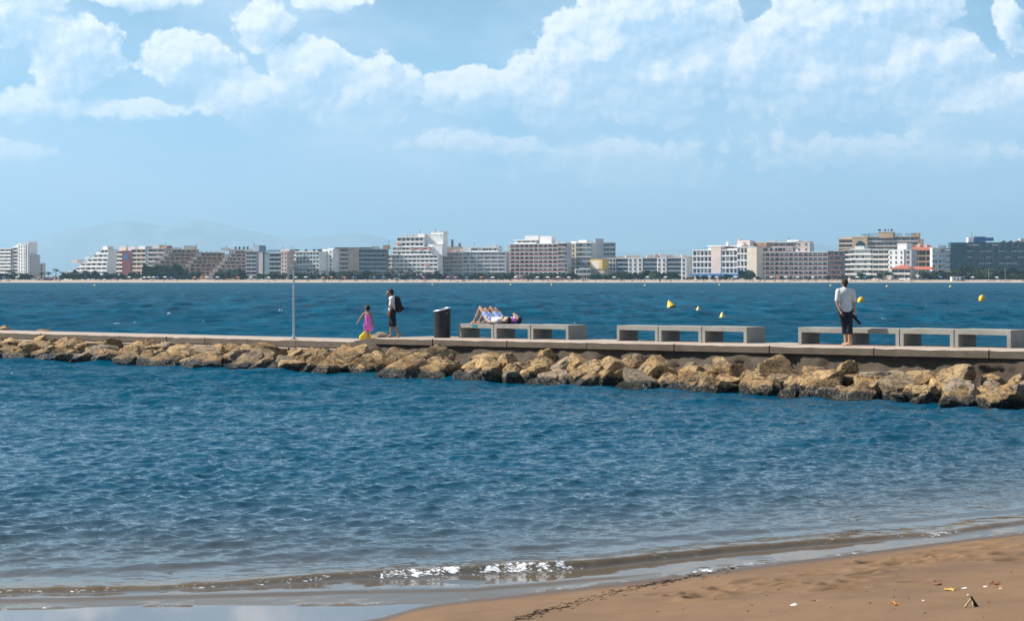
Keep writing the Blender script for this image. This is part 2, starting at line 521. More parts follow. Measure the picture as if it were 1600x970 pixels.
def sea_material():
    m = bpy.data.materials.new('sea_water'); m.use_nodes = True
    w = NT(m.node_tree); b = m.node_tree.nodes['Principled BSDF']
    ge = w.n('ShaderNodeNewGeometry'); pos = ge.outputs['Position']
    shallow = w.n('ShaderNodeAttribute', attribute_name='shallow').outputs['Fac']
    rough = w.n('ShaderNodeAttribute', attribute_name='chop').outputs['Fac']
    foam = w.n('ShaderNodeAttribute', attribute_name='foam').outputs['Fac']
    x, y, z = w.sep(pos)
    # gusts and wave groups: broad streaks of slightly different water
    g1 = w.noise(w.v('MULTIPLY', pos, (0.020, 0.009, 0.0)), 1.0, 5, 0.6)
    g2 = w.noise(w.v('MULTIPLY', pos, (0.5, 0.035, 0.0)), 1.0, 6, 0.72)
    g3 = w.noise(w.v('MULTIPLY', pos, (0.11, 0.0065, 0.0)), 1.0, 5, 0.65)
    fary = w.rng(y, 60.0, 170.0)
    deep = w.mix(w.rng(g1, 0.3, 0.7), (0.0001, 0.060, 0.106, 1), (0.0001, 0.041, 0.078, 1))
    deep = w.mix(w.m('MULTIPLY', fary, w.rng(g2, 0.50, 0.66, 0.0, 0.85)), deep, (0.002, 0.095, 0.165, 1))
    deep = w.mix(w.m('MULTIPLY', fary, w.rng(g3, 0.50, 0.72, 0.0, 0.6)), deep, (0.002, 0.085, 0.15, 1))
    deep = w.mix(w.m('MULTIPLY', fary, w.rng(g2, 0.49, 0.34, 0.0, 0.85)), deep, (0.001, 0.024, 0.050, 1))
    deep = w.mix(w.m('MULTIPLY', fary, w.rng(g3, 0.48, 0.30, 0.0, 0.5)), deep, (0.001, 0.035, 0.075, 1))
    col = w.mix(shallow, deep, (0.12, 0.078, 0.038, 1))
    # whitecaps far out, and nearer sun sparkles painted as white flecks
    fl = w.noise(w.v('MULTIPLY', pos, (0.7, 0.06, 0.0)), 1.0, 6, 0.75)
    cap = w.m('MULTIPLY', w.rng(fl, 0.665, 0.70), w.rng(y, 26.0, 80.0))
    fm = w.noise(w.v('MULTIPLY', pos, (1.0, 1.8, 1.0)), 22.0, 6, 0.8)
    fm = w.m('ADD', fm, w.m('MULTIPLY', w.m('SUBTRACT', w.noise(pos, 7.0, 4, 0.6), 0.5), 0.6))
    fo = w.rng(w.m('ADD', foam, w.m('MULTIPLY', w.m('SUBTRACT', fm, 0.5), 2.6)), 0.5, 0.72)
    fo = w.m('MULTIPLY', fo, w.rng(foam, 0.02, 0.15))
    fo = w.m('MAXIMUM', fo, w.m('MULTIPLY', cap, 0.8), clamp=True)
    col = w.mix(fo, col, (0.86, 0.88, 0.9, 1))
    # ripples as real normals
    def rip(scale, k, det, seed):
        v = w.noise(w.v('ADD', w.v('MULTIPLY', pos, scale), (seed, seed * 2, 0)), 1.0, det, 0.6, out=1)
        v = w.v('SUBTRACT', v, (0.5, 0.5, 0.5))
        return w.v('MULTIPLY', v, k)
    calm = w.n('ShaderNodeAttribute', attribute_name='ripple').outputs['Fac']
    rr = w.v('ADD', rip((3.6, 5.0, 0.0), (0.40, 0.80, 0.0), 5, 3.0), rip((13.0, 18.0, 0.0), (0.50, 0.85, 0.0), 3, 9.0))
    rr = w.v('ADD', rr, w.v('SCALE', rip((0.6, 0.06, 0.0), (0.25, 0.70, 0.0), 4, 17.0), fary))
    rr = w.v('SCALE', rr, calm)
    nn = w.v('NORMALIZE', w.v('ADD', ge.outputs['Normal'], rr))
    # body colour below, sky mirrored above; the photograph was taken through a polariser, so only part of the mirror image is left
    m.node_tree.nodes.remove(b)
    df = w.n('ShaderNodeBsdfDiffuse'); w.set(df, 'Color', col); w.set(df, 'Normal', w.v('NORMALIZE', w.v('ADD', ge.outputs['Normal'], w.v('SCALE', rr, 0.8))))
    gl = w.n('ShaderNodeBsdfGlossy'); w.set(gl, 'Roughness', rough); w.set(gl, 'Normal', nn); gl.inputs['Color'].default_value = (1, 1, 1, 1)
    fr = w.n('ShaderNodeFresnel'); fr.inputs['IOR'].default_value = 1.33; w.set(fr, 'Normal', nn)
    keep = w.rng(y, 17.5, 78.0, 0.80, 0.13)
    fac = w.m('MULTIPLY', w.m('MULTIPLY', fr.outputs[0], keep), w.m('SUBTRACT', 1.0, fo), clamp=True)
    ms = w.n('ShaderNodeMixShader')
    w.set(ms, 0, fac); w.set(ms, 1, df.outputs[0]); w.set(ms, 2, gl.outputs[0])
    w.set(m.node_tree.nodes['Material Output'], 'Surface', ms.outputs[0])
    return m


M_ROCK = rock_material()
M_DECK = concrete_material('deck_concrete', (0.44, 0.355, 0.29), 0.6)
M_BENCH = concrete_material('bench_concrete', (0.30, 0.285, 0.255), 0.5, 1.6)
M_EDGE = concrete_material('dark_slab_edge', (0.135, 0.105, 0.078), 0.8, 1.4)  # darker concrete for front, bottom and end faces
M_MORTAR = concrete_material('mortared_rubble', (0.19, 0.145, 0.105), 0.95, 2.2)
M_SAND = sand_material()
M_SEA = sea_material()

# ---------------------------------------------------------------- the near beach
sh_x = np.array([-60, -14, -4.5, -3.18, -1.6, -0.57, 0.0, 1.46, 2.6, 3.3, 5.13, 5.83, 9, 20, 80.])
sh_y = np.array([14.5, 16.5, 16.83, 17.0, 17.05, 17.15, 17.6, 18.6, 19.5, 20.0, 21.4, 21.9, 24.2, 31, 60.])


def shore(x):
    return np.interp(x, sh_x, sh_y)


wet_x = np.array([-60, -4, -2.0, -1.5, -1.1, -0.84, -0.57, 0.0, 1.46, 2.6, 3.3, 5.13, 5.83, 9, 20, 80.])
wet_y = np.array([10, 13.5, 15.0, 15.7, 16.2, 16.75, 17.1, 17.45, 18.42, 19.3, 19.82, 21.25, 21.75, 24.0, 30.8, 59.])


def sand_z(X, Y):
    g = shore(X) - Y
    gw = np.interp(X, wet_x, wet_y) - Y
    z = np.where(g > 0, 0.020 * g, 0.055 * g)
    z = z + 0.062 * np.clip(gw, 0, None)
    z = np.where(z > 0, np.minimum(z, 1.35 + 0.01 * z), np.maximum(z, -2.6))
    return z


def fine_axis(lo, hi, step, out_lo, out_hi, grow=1.22):
    a = list(np.arange(lo, hi, step))
    s = step; v = a[-1]
    while v < out_hi:
        s *= grow; v += s; a.append(v)
    s = step; v = a[0]; pre = []
    while v > out_lo:
        s *= grow; v -= s; pre.append(v)
    return np.array(pre[::-1] + a)


bxs = fine_axis(-6, 8.5, 0.035, -60, 60)
bys = fine_axis(14.2, 22.5, 0.035, -40, 110)
BX, BY = np.meshgrid(bxs, bys)
BZ = sand_z(BX, BY)
land = sstep(np.interp(BX, wet_x, wet_y) - BY, 0.05, 0.8)
BZ = BZ + land * (0.05 * fbm(BX * 0.9, BY * 0.9, 3) + 0.02 * fbm(BX * 4, BY * 4, 9))
# footprints, scuffs
prints = [(P(x_, 8600 / (y_ - YH))) for x_, y_ in ((1120, 942), (1145, 940), (1205, 937), (1225, 936), (1050, 955), (1075, 962), (1095, 960), (1240, 925), (1280, 922), (1265, 910), (1335, 901), (1365, 908),
          (1350, 888), (1390, 884), (1440, 880), (1475, 886), (1400, 900), (1445, 902), (1520, 890), (1480, 895), (1340, 936), (1300, 945), (1400, 950), (1355, 918), (1560, 905), (1585, 890), (1300, 958),
          (1150, 955), (1180, 925), (1540, 870), (1500, 872), (1450, 868), (1420, 893), (1550, 860), (1580, 850))]
for k, p in enumerate(prints):
    for j in range(random.choice((1, 2, 3))):
        cx = p.x + random.uniform(-.12, .12); cy_ = p.y + random.uniform(-.25, .25)
        an = random.uniform(-0.6, 0.6)
        dx = (BX - cx) * math.cos(an) + (BY - cy_) * math.sin(an)
        dy = -(BX - cx) * math.sin(an) + (BY - cy_) * math.cos(an)
        e = (dx / random.uniform(.10, .15)) ** 2 + (dy / random.uniform(.06, .11)) ** 2
        BZ = BZ - 0.045 * np.exp(-e ** 1.5) + 0.016 * np.exp(-((np.sqrt(e) - 1.5) / 0.4) ** 2)
gwet = np.interp(BX, wet_x, wet_y) - BY + 0.10 * fbm(BX * 2, BY * 2, 21)
wet_shadeA = 1 - sstep(gwet, -0.05, 0.35)
wet_shadeA = np.maximum(wet_shadeA, 0.55 * sstep(fbm(BX * .5 + 5, BY * .9, 33), 0.0, 0.22) * sstep(BX, 1.5, 4.0) * (1 - sstep(BY, 16.6, 18.4)))  # lower right: damp sand plus a shadow put into the colour
filmA = (1 - sstep(gwet, -0.25, 0.02)) * (1 - sstep(BX, -0.2, 1.0))
beach = obj('beach', grid_mesh('beach', BX, BY, BZ, M_SAND, {'wet': wet_shadeA, 'film': filmA}), kind='structure')

# ---------------------------------------------------------------- the sea
ys = [13.0]
while ys[-1] < 34: ys.append(ys[-1] + 0.042)
while ys[-1] < 95: ys.append(ys[-1] + 0.042 + (ys[-1] - 34) * 0.0036)
while ys[-1] < 420: ys.append(ys[-1] + 0.262 + (ys[-1] - 95) * 0.0075)
while ys[-1] < 1700: ys.append(ys[-1] * 1.02)
ys = np.array(ys)
cs = np.linspace(-1, 1, 620)
half = 3.5 + 0.325 * ys
SX = cs[None, :] * half[:, None]
SY = np.repeat(ys[:, None], len(cs), 1)
dxr = half * 2 / len(cs)
dyr = np.gradient(ys)
sp = np.maximum(dxr, dyr * 0.7)
off_shore = SY - shore(SX)
grow = sstep(off_shore, 0.8, 5.2) * 0.975 + 0.025
Zs = np.zeros_like(SX); DX = np.zeros_like(SX); DY = np.zeros_like(SX)
NW = 72
for i in range(NW + 44):
    if i < NW: lam = 0.15 * (1.25 / 0.15) ** ((i + rs.rand() * .8) / NW)
    elif i < NW + 24: lam = 1.25 * (4.0 / 1.25) ** ((i - NW + rs.rand() * .8) / 24)
    else: lam = 4.0 * (13.0 / 4.0) ** ((i - NW - 24 + rs.rand() * .8) / 20)
    th = R(-84) + rs.normal(0, 0.75)
    k = 2 * math.pi / lam
    kx, ky = k * math.cos(th), k * math.sin(th)
    slope = 0.044 * (0.7 + 0.6 * rs.rand()) * (1.0 if lam < 0.35 else (0.35 / lam) ** 0.7)
    far_w = 1.0
    if i >= NW:
        slope = (0.031 if i < NW + 24 else 0.032) * (0.7 + 0.6 * rs.rand())
        far_w = sstep(SY, 26, 50) if i < NW + 24 else sstep(SY, 75, 160)
    a = slope / k
    vis = np.clip(lam / (2.6 * sp) - 0.6, 0, 1)[:, None]
    ph = kx * SX + ky * SY + rs.rand() * 6.28
    # wave groups
    gm = 0.55 + 0.9 * vnoise(SX / (lam * 5) + i * 7.3, SY / (lam * 4) + i * 3.1, 40 + i)
    am = a * vis * gm * far_w
    Zs += am * np.sin(ph)
    c_ = am * np.cos(ph) * 0.85
    DX += c_ * math.cos(th); DY += c_ * math.sin(th)
gust = 0.5 + 1.0 * (0.6 * vnoise(SX / 4.0 + 3, SY / 7.0, 141) + 0.4 * vnoise(SX / 1.6, SY / 3.0 + 9, 142))
grow = grow * gust
Zs *= grow
SXd = SX + DX * grow; SYd = SY + DY * grow
# the breaking swell along the beach
cr_x = np.array([-30, -4.72, -3.3, -1.85, -1.36, -.62, 0, .70, 2.2, 4.08, 4.88, 7, 20, 60])
cr_y = np.array([17.2, 17.7, 17.9, 18.45, 18.62, 18.8, 19.05, 19.25, 20.3, 21.35, 21.75, 23.6, 30.9, 58])
wob = 0.10 * fbm(SX * 0.8, SX * 0 + 2, 51) + 0.05 * fbm(SX * 3, SX * 0 + 7, 52)
e = SY - (np.interp(SX, cr_x, cr_y) + wob * 1.6)
amp = 0.050 * (0.75 + 0.8 * vnoise(SX * 0.7, SX * 0, 53)) * (1 - 0.55 * sstep(SX, 3.6, 5.2)) * (0.55 + 0.45 * sstep(SX, -4.0, -1.5))
front = np.exp(-(np.clip(-e, 0, None) / 0.085) ** 2) * (e < 0) + np.exp(-(np.clip(e, 0, None) / 0.6) ** 2) * (e >= 0)
Zs += amp * front
e2 = SY - (np.interp(SX, [-30, -4.6, -3.0, -1.4, -.4, 1.2, 6, 60], [17.0, 17.25, 17.5, 17.75, 17.85, 18.75, 22.4, 58]) + wob)
Zs += 0.012 * (np.exp(-(np.clip(-e2, 0, None) / 0.07) ** 2) * (e2 < 0) + np.exp(-(e2 / 0.3) ** 2) * (e2 >= 0)) * (1 - sstep(SX, 0.5, 1.8))
e3 = SY - (np.interp(SX, [-30, -5, -3.2, -2.6, 0, 3, 6, 60], [18.4, 18.85, 19.4, 19.95, 20.7, 22.2, 23.8, 60]) + wob * 2)
Zs += 0.028 * np.exp(-(e3 / np.where(e3 < 0, 0.22, 0.7)) ** 2) * (0.4 + 0.8 * vnoise(SX * .5, SX * 0 + 3, 57))
Zs += 0.02 * fbm(SX * 5, SY * 5, 61) * sstep(front, 0.2, 0.8) * (off_shore < 4)
# foam on the breaking stretches
brk = (0.95 * np.exp(-((SX + 1.02) / 0.42) ** 2) + 0.85 * np.exp(-((SX - 0.12) / 0.60) ** 2) + 0.3 * np.exp(-((SX + .4) / 1.0) ** 4) + .8 * np.exp(-((SX - 4.85) / 0.28) ** 2)
       + 0.42 * sstep(-SX, 1.2, 2.0) * (0.4 + vnoise(SX * 3.1, SX * 0, 78)) + 0.28 * sstep(SX, .5, 1.0) * (1 - sstep(SX, 4.4, 4.8)) * (vnoise(SX * 2.1, SX * 0, 79) > .55))
foamA = 0.58 * brk * np.exp(-((e + 0.07 + .05 * fbm(SX * 9, SY * 0, 77)) / 0.11) ** 2)
foamA += 0.42 * np.exp(-((SX - 2.2) / 0.5) ** 2) * np.exp(-((off_shore - 0.12) / 0.14) ** 2)
foamA += 0.30 * np.exp(-(off_shore / 0.07) ** 2) * (vnoise(SX * 2.3, SX * 0, 71) > .45)
foamA *= 0.7 + 0.6 * vnoise(SX * 6, SY * 6, 73)
foamA = np.clip(foamA, 0, 1)
Zs += 0.045 * foamA * (vnoise(SX * 9, SY * 9, 75))
depth = Zs - sand_z(SX, SY)
shal = np.exp(-np.clip(depth, 0, None) / 0.20)
shal = np.clip(shal * 1.05 + 0.35 * sstep(front, 0.35, 0.9) * (np.abs(e) < 1.2), 0, 1)
chop = 0.04 + 0.03 * sstep(off_shore, 1, 12) + 0.24 * sstep(SY, 50, 260)
rip = 0.02 + 0.98 * sstep(off_shore, 0.5, 7.0)
rip = rip * (0.55 + 0.45 * gust)
sea = obj('sea', grid_mesh('sea', SXd, SYd, Zs, M_SEA, {'shallow': shal, 'chop': chop, 'foam': foamA, 'ripple': rip}), kind='structure')

# ---------------------------------------------------------------- far land and mountains
M_FARSAND = mat('far_sand', (0.40, 0.32, 0.245), 0.95, 0.1, 0.05)
M_HILL = mat('hazed_mountain_scrub', (0.24, 0.27, 0.27), 0.95, 0.2, 0.002)  # part of the distance haze is put into this paler colour
yy = np.array([1120, 1150, 1180, 1230, 1290, 1320, 1500, 2500, 5000, 26800.])
zz = np.array([-1.0, 0.0, 0.45, 0.95, 1.5, 1.6, 1.7, 2.0, 3.0, 5.0])
xx = np.linspace(-1, 1, 160)
FX = xx[None, :] * (700 + yy[:, None] * 0.45)
FY = yy[:, None] + 9 * fbm(FX / 90, FX * 0, 81) * (yy[:, None] < 1300)
FZ = np.repeat(zz[:, None], 160, 1) + 0.3 * fbm(FX / 25, FY / 25, 83) * (yy[:, None] > 1170)
obj('far_shore', grid_mesh('far_shore', FX, FY, FZ, M_FARSAND), kind='structure')

ridge = np.array([(-900, 405), (-300, 408), (0, 398), (60, 378), (110, 361), (170, 349), (210, 344), (240, 350), (262, 356), (285, 348), (310, 344), (345, 350), (400, 362),
                  (450, 373), (520, 368), (565, 364), (620, 377), (700, 386), (850, 394), (1000, 394), (1090, 388), (1170, 378), (1235, 375), (1300, 384), (1400, 394), (1600, 400), (2500, 405)])
mx = np.linspace(-900, 2500, 420)
top = np.interp(mx, ridge[:, 0], ridge[:, 1])
tk = np.linspace(0, 1, 26)
MY = 22500 + 3500 * tk[:, None] + 0 * mx[None, :]
prof = np.sin(np.clip(tk / 0.62, 0, 1) * math.pi / 2) * (1 - sstep(tk, 0.62, 1.0) * 0.9)
topz = (YH - top) / FP * 24700 + HC
MXw = (mx[None, :] - 800) / FP * 24700 + 0 * tk[:, None]
MZ = topz[None, :] * prof[:, None] * (1 + 0.35 * fbm(MXw / 1000, MY / 1000, 91, 5) * (1 - prof[:, None] * .8)) + 12 * fbm(MXw / 220, MY / 220, 95)
obj('mountains', grid_mesh('mountains', MXw, MY, MZ, M_HILL), kind='structure')

# ---------------------------------------------------------------- the pier
Z0 = 58.8
PT = FP / 2971.0
PA = math.atan(PT)
U_ = Vector((math.cos(PA), -math.sin(PA), 0))      # along the pier, towards the near end
N_ = Vector((-math.sin(PA), -math.cos(PA), 0))     # across it, towards the camera
O_ = Vector((0, Z0, 0))


def pp(s, q, z):
    return O_ + U_ * s + N_ * q + Vector((0, 0, z))


def s_of(xp, q=0.0):
    """place along the pier that is seen at photo column xp, q metres across"""
    r = (xp - 800) / FP
    return (r * (Z0 - q * math.cos(PA)) + q * math.sin(PA)) / (math.cos(PA) + r * math.sin(PA))


def deck_z(s):
    return 1.033 + 0.0094 * s


def low_z(s):
    return 0.85 + 0.0072 * (s + 6.3)


def qw(s):                                             # where the rocks meet the water
    return float(np.interp(s, [-60, -30.5, -12, 0, 8.5, 17, 40], [8.0, 6.9, 5.3, 4.3, 3.5, 3.6, 3.7]))


S_STEP = -4.75
pier = empty('pier', pp(0, 0, 0), label='long concrete pier with mortared stone side carrying the benches and walkers', category='pier')
pb = pier.location


def pier_part(name, mb, m, smooth=False, **kw):
    return obj(name, mb.mesh(name, m, smooth, off=pb), pier, **kw)


def swept_slab(s0, s1, q0, q1, z0f, z1f, seed, n=10, chip=0.018):
    """slab along the pier with a worn front edge"""
    r = random.Random(seed)
    mb = MB(); vs_ = []
    for i in range(n + 1):
        s = s0 + (s1 - s0) * i / n
        c = 0.0 if i in (0, n) else abs(r.gauss(0, chip))
        cz = 0.0 if i in (0, n) else abs(r.gauss(0, chip * .5))
        zt, zb = z1f(s), z0f(s)
        vs_ += [pp(s, q0, zb), pp(s, q0, zt), pp(s, q1 - 0.025 - c, zt - cz * .3), pp(s, q1 - c * .6, zt - 0.02 - cz), pp(s, q1 - c * .4, zb + 0.015), pp(s, q1 - 0.02, zb)]
    fs = []
    for i in range(n):
        for k in range(6):
            a, b = i * 6 + k, i * 6 + (k + 1) % 6
            fs.append((a, a + 6, b + 6, b))
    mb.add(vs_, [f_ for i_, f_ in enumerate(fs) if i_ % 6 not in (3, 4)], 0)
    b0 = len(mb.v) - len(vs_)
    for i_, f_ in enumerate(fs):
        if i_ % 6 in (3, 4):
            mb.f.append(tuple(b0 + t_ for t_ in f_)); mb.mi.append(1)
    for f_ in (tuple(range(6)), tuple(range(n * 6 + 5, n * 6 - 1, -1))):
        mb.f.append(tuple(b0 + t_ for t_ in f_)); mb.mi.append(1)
    return mb


# deck slabs
k = 0
s = S_STEP + 0.0
while s < 30:
    L = 2.72 if k == 0 else 3.25
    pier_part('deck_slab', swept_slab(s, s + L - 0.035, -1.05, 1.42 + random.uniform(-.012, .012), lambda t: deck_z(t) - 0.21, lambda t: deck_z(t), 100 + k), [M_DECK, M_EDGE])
    s += L; k += 1
# ramp down to the lower stretch
mb = MB()
vs_ = []
for sv, zt in ((S_STEP - 1.1, low_z(S_STEP - 1.1) + .004), (S_STEP - 0.5, low_z(S_STEP) + .09), (S_STEP - 0.03, deck_z(S_STEP))):
    vs_ += [pp(sv, -1.0, 0.5), pp(sv, -1.0, zt), pp(sv, 1.37, zt), pp(sv, 1.37, low_z(sv) - .2)]
fs = []
for i in range(2):
    for kk in range(4):
        a, b = i * 4 + kk, i * 4 + (kk + 1) % 4
        fs.append((a, a + 4, b + 4, b))
mb.add(vs_, fs + [(0, 1, 2, 3), (11, 10, 9, 8)])
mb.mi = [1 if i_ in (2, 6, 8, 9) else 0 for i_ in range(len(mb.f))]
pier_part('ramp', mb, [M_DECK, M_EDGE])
# the lower stretch: cap blocks and a course of blocks under them
s = S_STEP - 1.12
k = 0
while s > -62:
    L = random.uniform(2.0, 3.4)
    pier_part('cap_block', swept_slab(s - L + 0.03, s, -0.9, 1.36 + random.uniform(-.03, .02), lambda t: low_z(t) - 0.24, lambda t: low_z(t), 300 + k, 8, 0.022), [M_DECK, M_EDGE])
    s -= L; k += 1
s = S_STEP - 0.9
while s > -62:
    L = random.uniform(1.1, 2.2)
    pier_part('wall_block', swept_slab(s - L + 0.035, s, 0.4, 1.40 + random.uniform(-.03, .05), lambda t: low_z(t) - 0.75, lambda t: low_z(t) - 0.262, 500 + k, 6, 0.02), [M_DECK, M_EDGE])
    s -= L; k += 1
# mortared rubble face below the slabs and the core of the pier
ss = np.arange(-40, 31, 0.08)
tt = np.linspace(0, 1, 19)
G = np.zeros((len(tt), len(ss), 3))
n_a = fbm(ss[None, :] * 1.3, tt[:, None] * 2.6 + 3, 201, 5)
n_b = np.abs(fbm(ss[None, :] * 2.2 + 40, tt[:, None] * 5, 211, 4))
for j, t in enumerate(tt):
    for i, sv in enumerate(ss):
        left = sv < S_STEP - 0.4
        q = (1.02 if left else 1.26) + 0.75 * t + 0.75 * n_a[j, i] * min(1, t * 4 + .25) - 0.55 * n_b[j, i] * min(1, t * 4)
        zt = (low_z(sv) - 0.5) if left else deck_z(sv) - 0.20
        p = pp(float(sv), float(q), zt - (zt + 0.5) * t)
        G[j, i] = p - pb
pier_part_me = grid_mesh('rubble_face', G[..., 0], G[..., 1], G[..., 2], M_MORTAR, smooth=True)
obj('rubble_face', pier_part_me, pier)
core = MB()
core.add([pp(-62, -1.0, -2.5), pp(30, -1.0, -2.5), pp(30, 1.2, -2.5), pp(-62, 1.2, -2.5), pp(-62, -1.0, low_z(-62) - .28), pp(30, -1.0, deck_z(30) - .25), pp(30, 1.2, deck_z(30) - .25), pp(-62, 1.2, low_z(-62) - .28)],
         [(0, 3, 2, 1), (4, 5, 6, 7), (0, 1, 5, 4), (1, 2, 6, 5), (2, 3, 7, 6), (3, 0, 4, 7)])
pier_part('core', core, M_MORTAR)

# ---------------------------------------------------------------- boulders
import mathutils.noise as mn


def boulder_mesh(seed):
    r = random.Random(seed)
    bm = bmesh.new()
    bmesh.ops.create_icosphere(bm, subdivisions=4, radius=1.0)
    planes = []
    for i in range(r.randint(13, 19)):
        d = Vector((r.gauss(0, 1), r.gauss(0, 1), r.gauss(0, .8))).normalized()
        planes.append((d, r.uniform(0.58, 0.95)))
    off = Vector((r.uniform(0, 99), r.uniform(0, 99), r.uniform(0, 99)))
    lay = Vector((r.gauss(0, .4), r.gauss(0, .4), 1)).normalized()
    for v in bm.verts:
        d = v.co.normalized()
        rad = 1.25
        for n_, h in planes:
            c = d.dot(n_)
            if c > 0.05: rad = min(rad, h / c)
        p = d * rad
        n1 = mn.fractal(p * 1.7 + off, 0.9, 2.1, 5)
        n2 = abs(mn.noise(p * 3.2 + off))
        st = math.sin((p.dot(lay) + 0.25 * n1) * 13.0)
        p = p * (1 + 0.055 * n1 - 0.07 * n2 + 0.020 * st)
        v.co = p
    me = bpy.data.meshes.new('boulder')
    bm.to_mesh(me); bm.free()
    me.polygons.foreach_set('use_smooth', [True] * len(me.polygons))
    try:
        me.set_sharp_from_angle(angle=R(24))
    except Exception:
        pass
    me.materials.append(M_ROCK)
    return me


protos = [boulder_mesh(900 + i) for i in range(22)]
# stretches of the pier that a viewer can find, for the labels
marks = [(-99, 230, 'low wall\'s far end'), (230, 430, 'low wall left of the pole'), (430, 530, 'lamp pole'), (530, 650, 'two walkers'), (650, 712, 'litter bin'), (712, 935, 'sunbathers\' bench'),
         (935, 1225, 'empty middle bench'), (1225, 1400, 'standing man'), (1400, 9999, 'long bench\'s near end')]
ordin = ['first', 'second', 'third', 'fourth', 'fifth', 'sixth', 'seventh', 'eighth', 'ninth', 'tenth', 'eleventh', 'twelfth', 'thirteenth', 'fourteenth', 'fifteenth', 'sixteenth', 'seventeenth', 'eighteenth', 'nineteenth', 'twentieth',
         'twenty-first', 'twenty-second', 'twenty-third', 'twenty-fourth']
rb = random.Random(4)
rocks = []
for row in range(5):
    s = -34.0 + rb.uniform(0, .5)
    while s < 22.0:
        wq = qw(s)
        left = s < S_STEP
        base_q = 1.45 if left else 1.75
        f = (row + 0.25) / 4.5
        topz_ = (low_z(s) - 0.52) if left else deck_z(s) - 0.62
        q = base_q + (wq - base_q - 0.15) * f + rb.uniform(-.16, .16)
        zc = topz_ * (1 - f) + 0.02 * f + rb.uniform(-.10, .10)
        wide = (wq - base_q) / 3.4
        L = (rb.uniform(0.24, 0.50) if rb.random() < .62 else rb.uniform(.46, .74)) * (1.0 if row else 0.72) * (1.12 if s < -8 else 1.0)
        if row >= 3: L *= 1.12
        hgt = min(L * rb.uniform(0.5, 0.75), 0.34 if left else 0.42)
        dep = max(L * rb.uniform(0.7, 1.0), wide * 0.45)
        skip = 0.45 if row == 0 and not left else (0.12 if row == 1 else 0.0)
        if rb.random() > skip:
            rocks.append((row, s, q, zc, L, dep, hgt))
        s += L * rb.uniform(1.5, 2.0)
names_rows = ['topmost row', 'upper row', 'middle row', 'lower row', 'waterline row']
count = {}
for (row, s, q, zc, L, dep, hgt) in sorted(rocks, key=lambda t: (t[0], t[1])):
    c_ = pp(s, q, zc)
    xp_ = 800 + FP * c_.x / c_.y
    if xp_ < -45 or xp_ > 1645: continue
    mk = next((m_[2] for m_ in marks if m_[0] <= xp_ < m_[1]), marks[0][2])
    key = (mk, row)
    i = count.get(key, 0); count[key] = i + 1
    me = rb.choice(protos)
    o = obj('boulder', me, label='%s boulder from the left, %s, below the %s' % (ordin[min(i, 23)], names_rows[row], mk), category='boulder', group='boulders armouring the pier')
    o.location = pp(s, q, zc)
    base = Matrix.Rotation(-PA + rb.uniform(-.5, .5), 4, 'Z') @ Matrix.Rotation(rb.uniform(-.45, .45), 4, 'Y') @ Matrix.Rotation(rb.uniform(-.15, .5), 4, 'X')
    spin = Matrix.Rotation(rb.uniform(0, 6.28), 4, 'Z') @ Matrix.Rotation(rb.choice((0, math.pi)), 4, 'X')
    o.matrix_world = Matrix.Translation(pp(s, q, zc)) @ base @ Matrix.Diagonal((L, dep, hgt, 1)) @ spin
for (xp, q, zz_, L, lab) in ((6, -1.2, 0.62, .42, 'rock showing above the low wall at its far end, larger one'), (68, -1.2, 0.62, .36, 'flat rock barely showing above the far low wall'), (588, -0.75, 0.80, 0.5, 'brown rock on the seaward side behind the walking child')):
    s = s_of(xp, q)
    o = obj('boulder', rb.choice(protos), label=lab, category='boulder')
    o.matrix_world = Matrix.Translation(pp(s, q, zz_)) @ Matrix.Rotation(-PA, 4, 'Z') @ Matrix.Diagonal((L, L * .8, L * .5, 1))

# ---------------------------------------------------------------- benches
BW, BD, BH = 1.6, 0.82, 0.45


def bench_module_mesh():
    bm = bmesh.new()
    w_, t, leg = BW - 0.02, 0.135, 0.115
    pts = [(0, 0), (leg, 0), (leg, BH - t), (w_ - leg, BH - t), (w_ - leg, 0), (w_, 0), (w_, BH), (0, BH)]
    fr = [bm.verts.new((x, 0, z)) for x, z in pts]
    bk = [bm.verts.new((x, BD, z)) for x, z in pts]
    quads = [(0, 1, 2, 7), (2, 3, 6, 7), (3, 4, 5, 6)]
    for a in quads:
        bm.faces.new([fr[i] for i in a]); bm.faces.new([bk[i] for i in reversed(a)])
    for i in range(8):
        j = (i + 1) % 8
        bm.faces.new((fr[j], fr[i], bk[i], bk[j]))
    bmesh.ops.recalc_face_normals(bm, faces=bm.faces)
    eds = [e_ for e_ in bm.edges if len(e_.link_faces) == 2 and e_.calc_face_angle(0) > 0.5]
    bmesh.ops.bevel(bm, geom=eds, offset=0.008, segments=1, affect='EDGES')
    me = bpy.data.meshes.new('bench_module'); bm.to_mesh(me); bm.free()
    me.materials.append(M_BENCH)
    return me


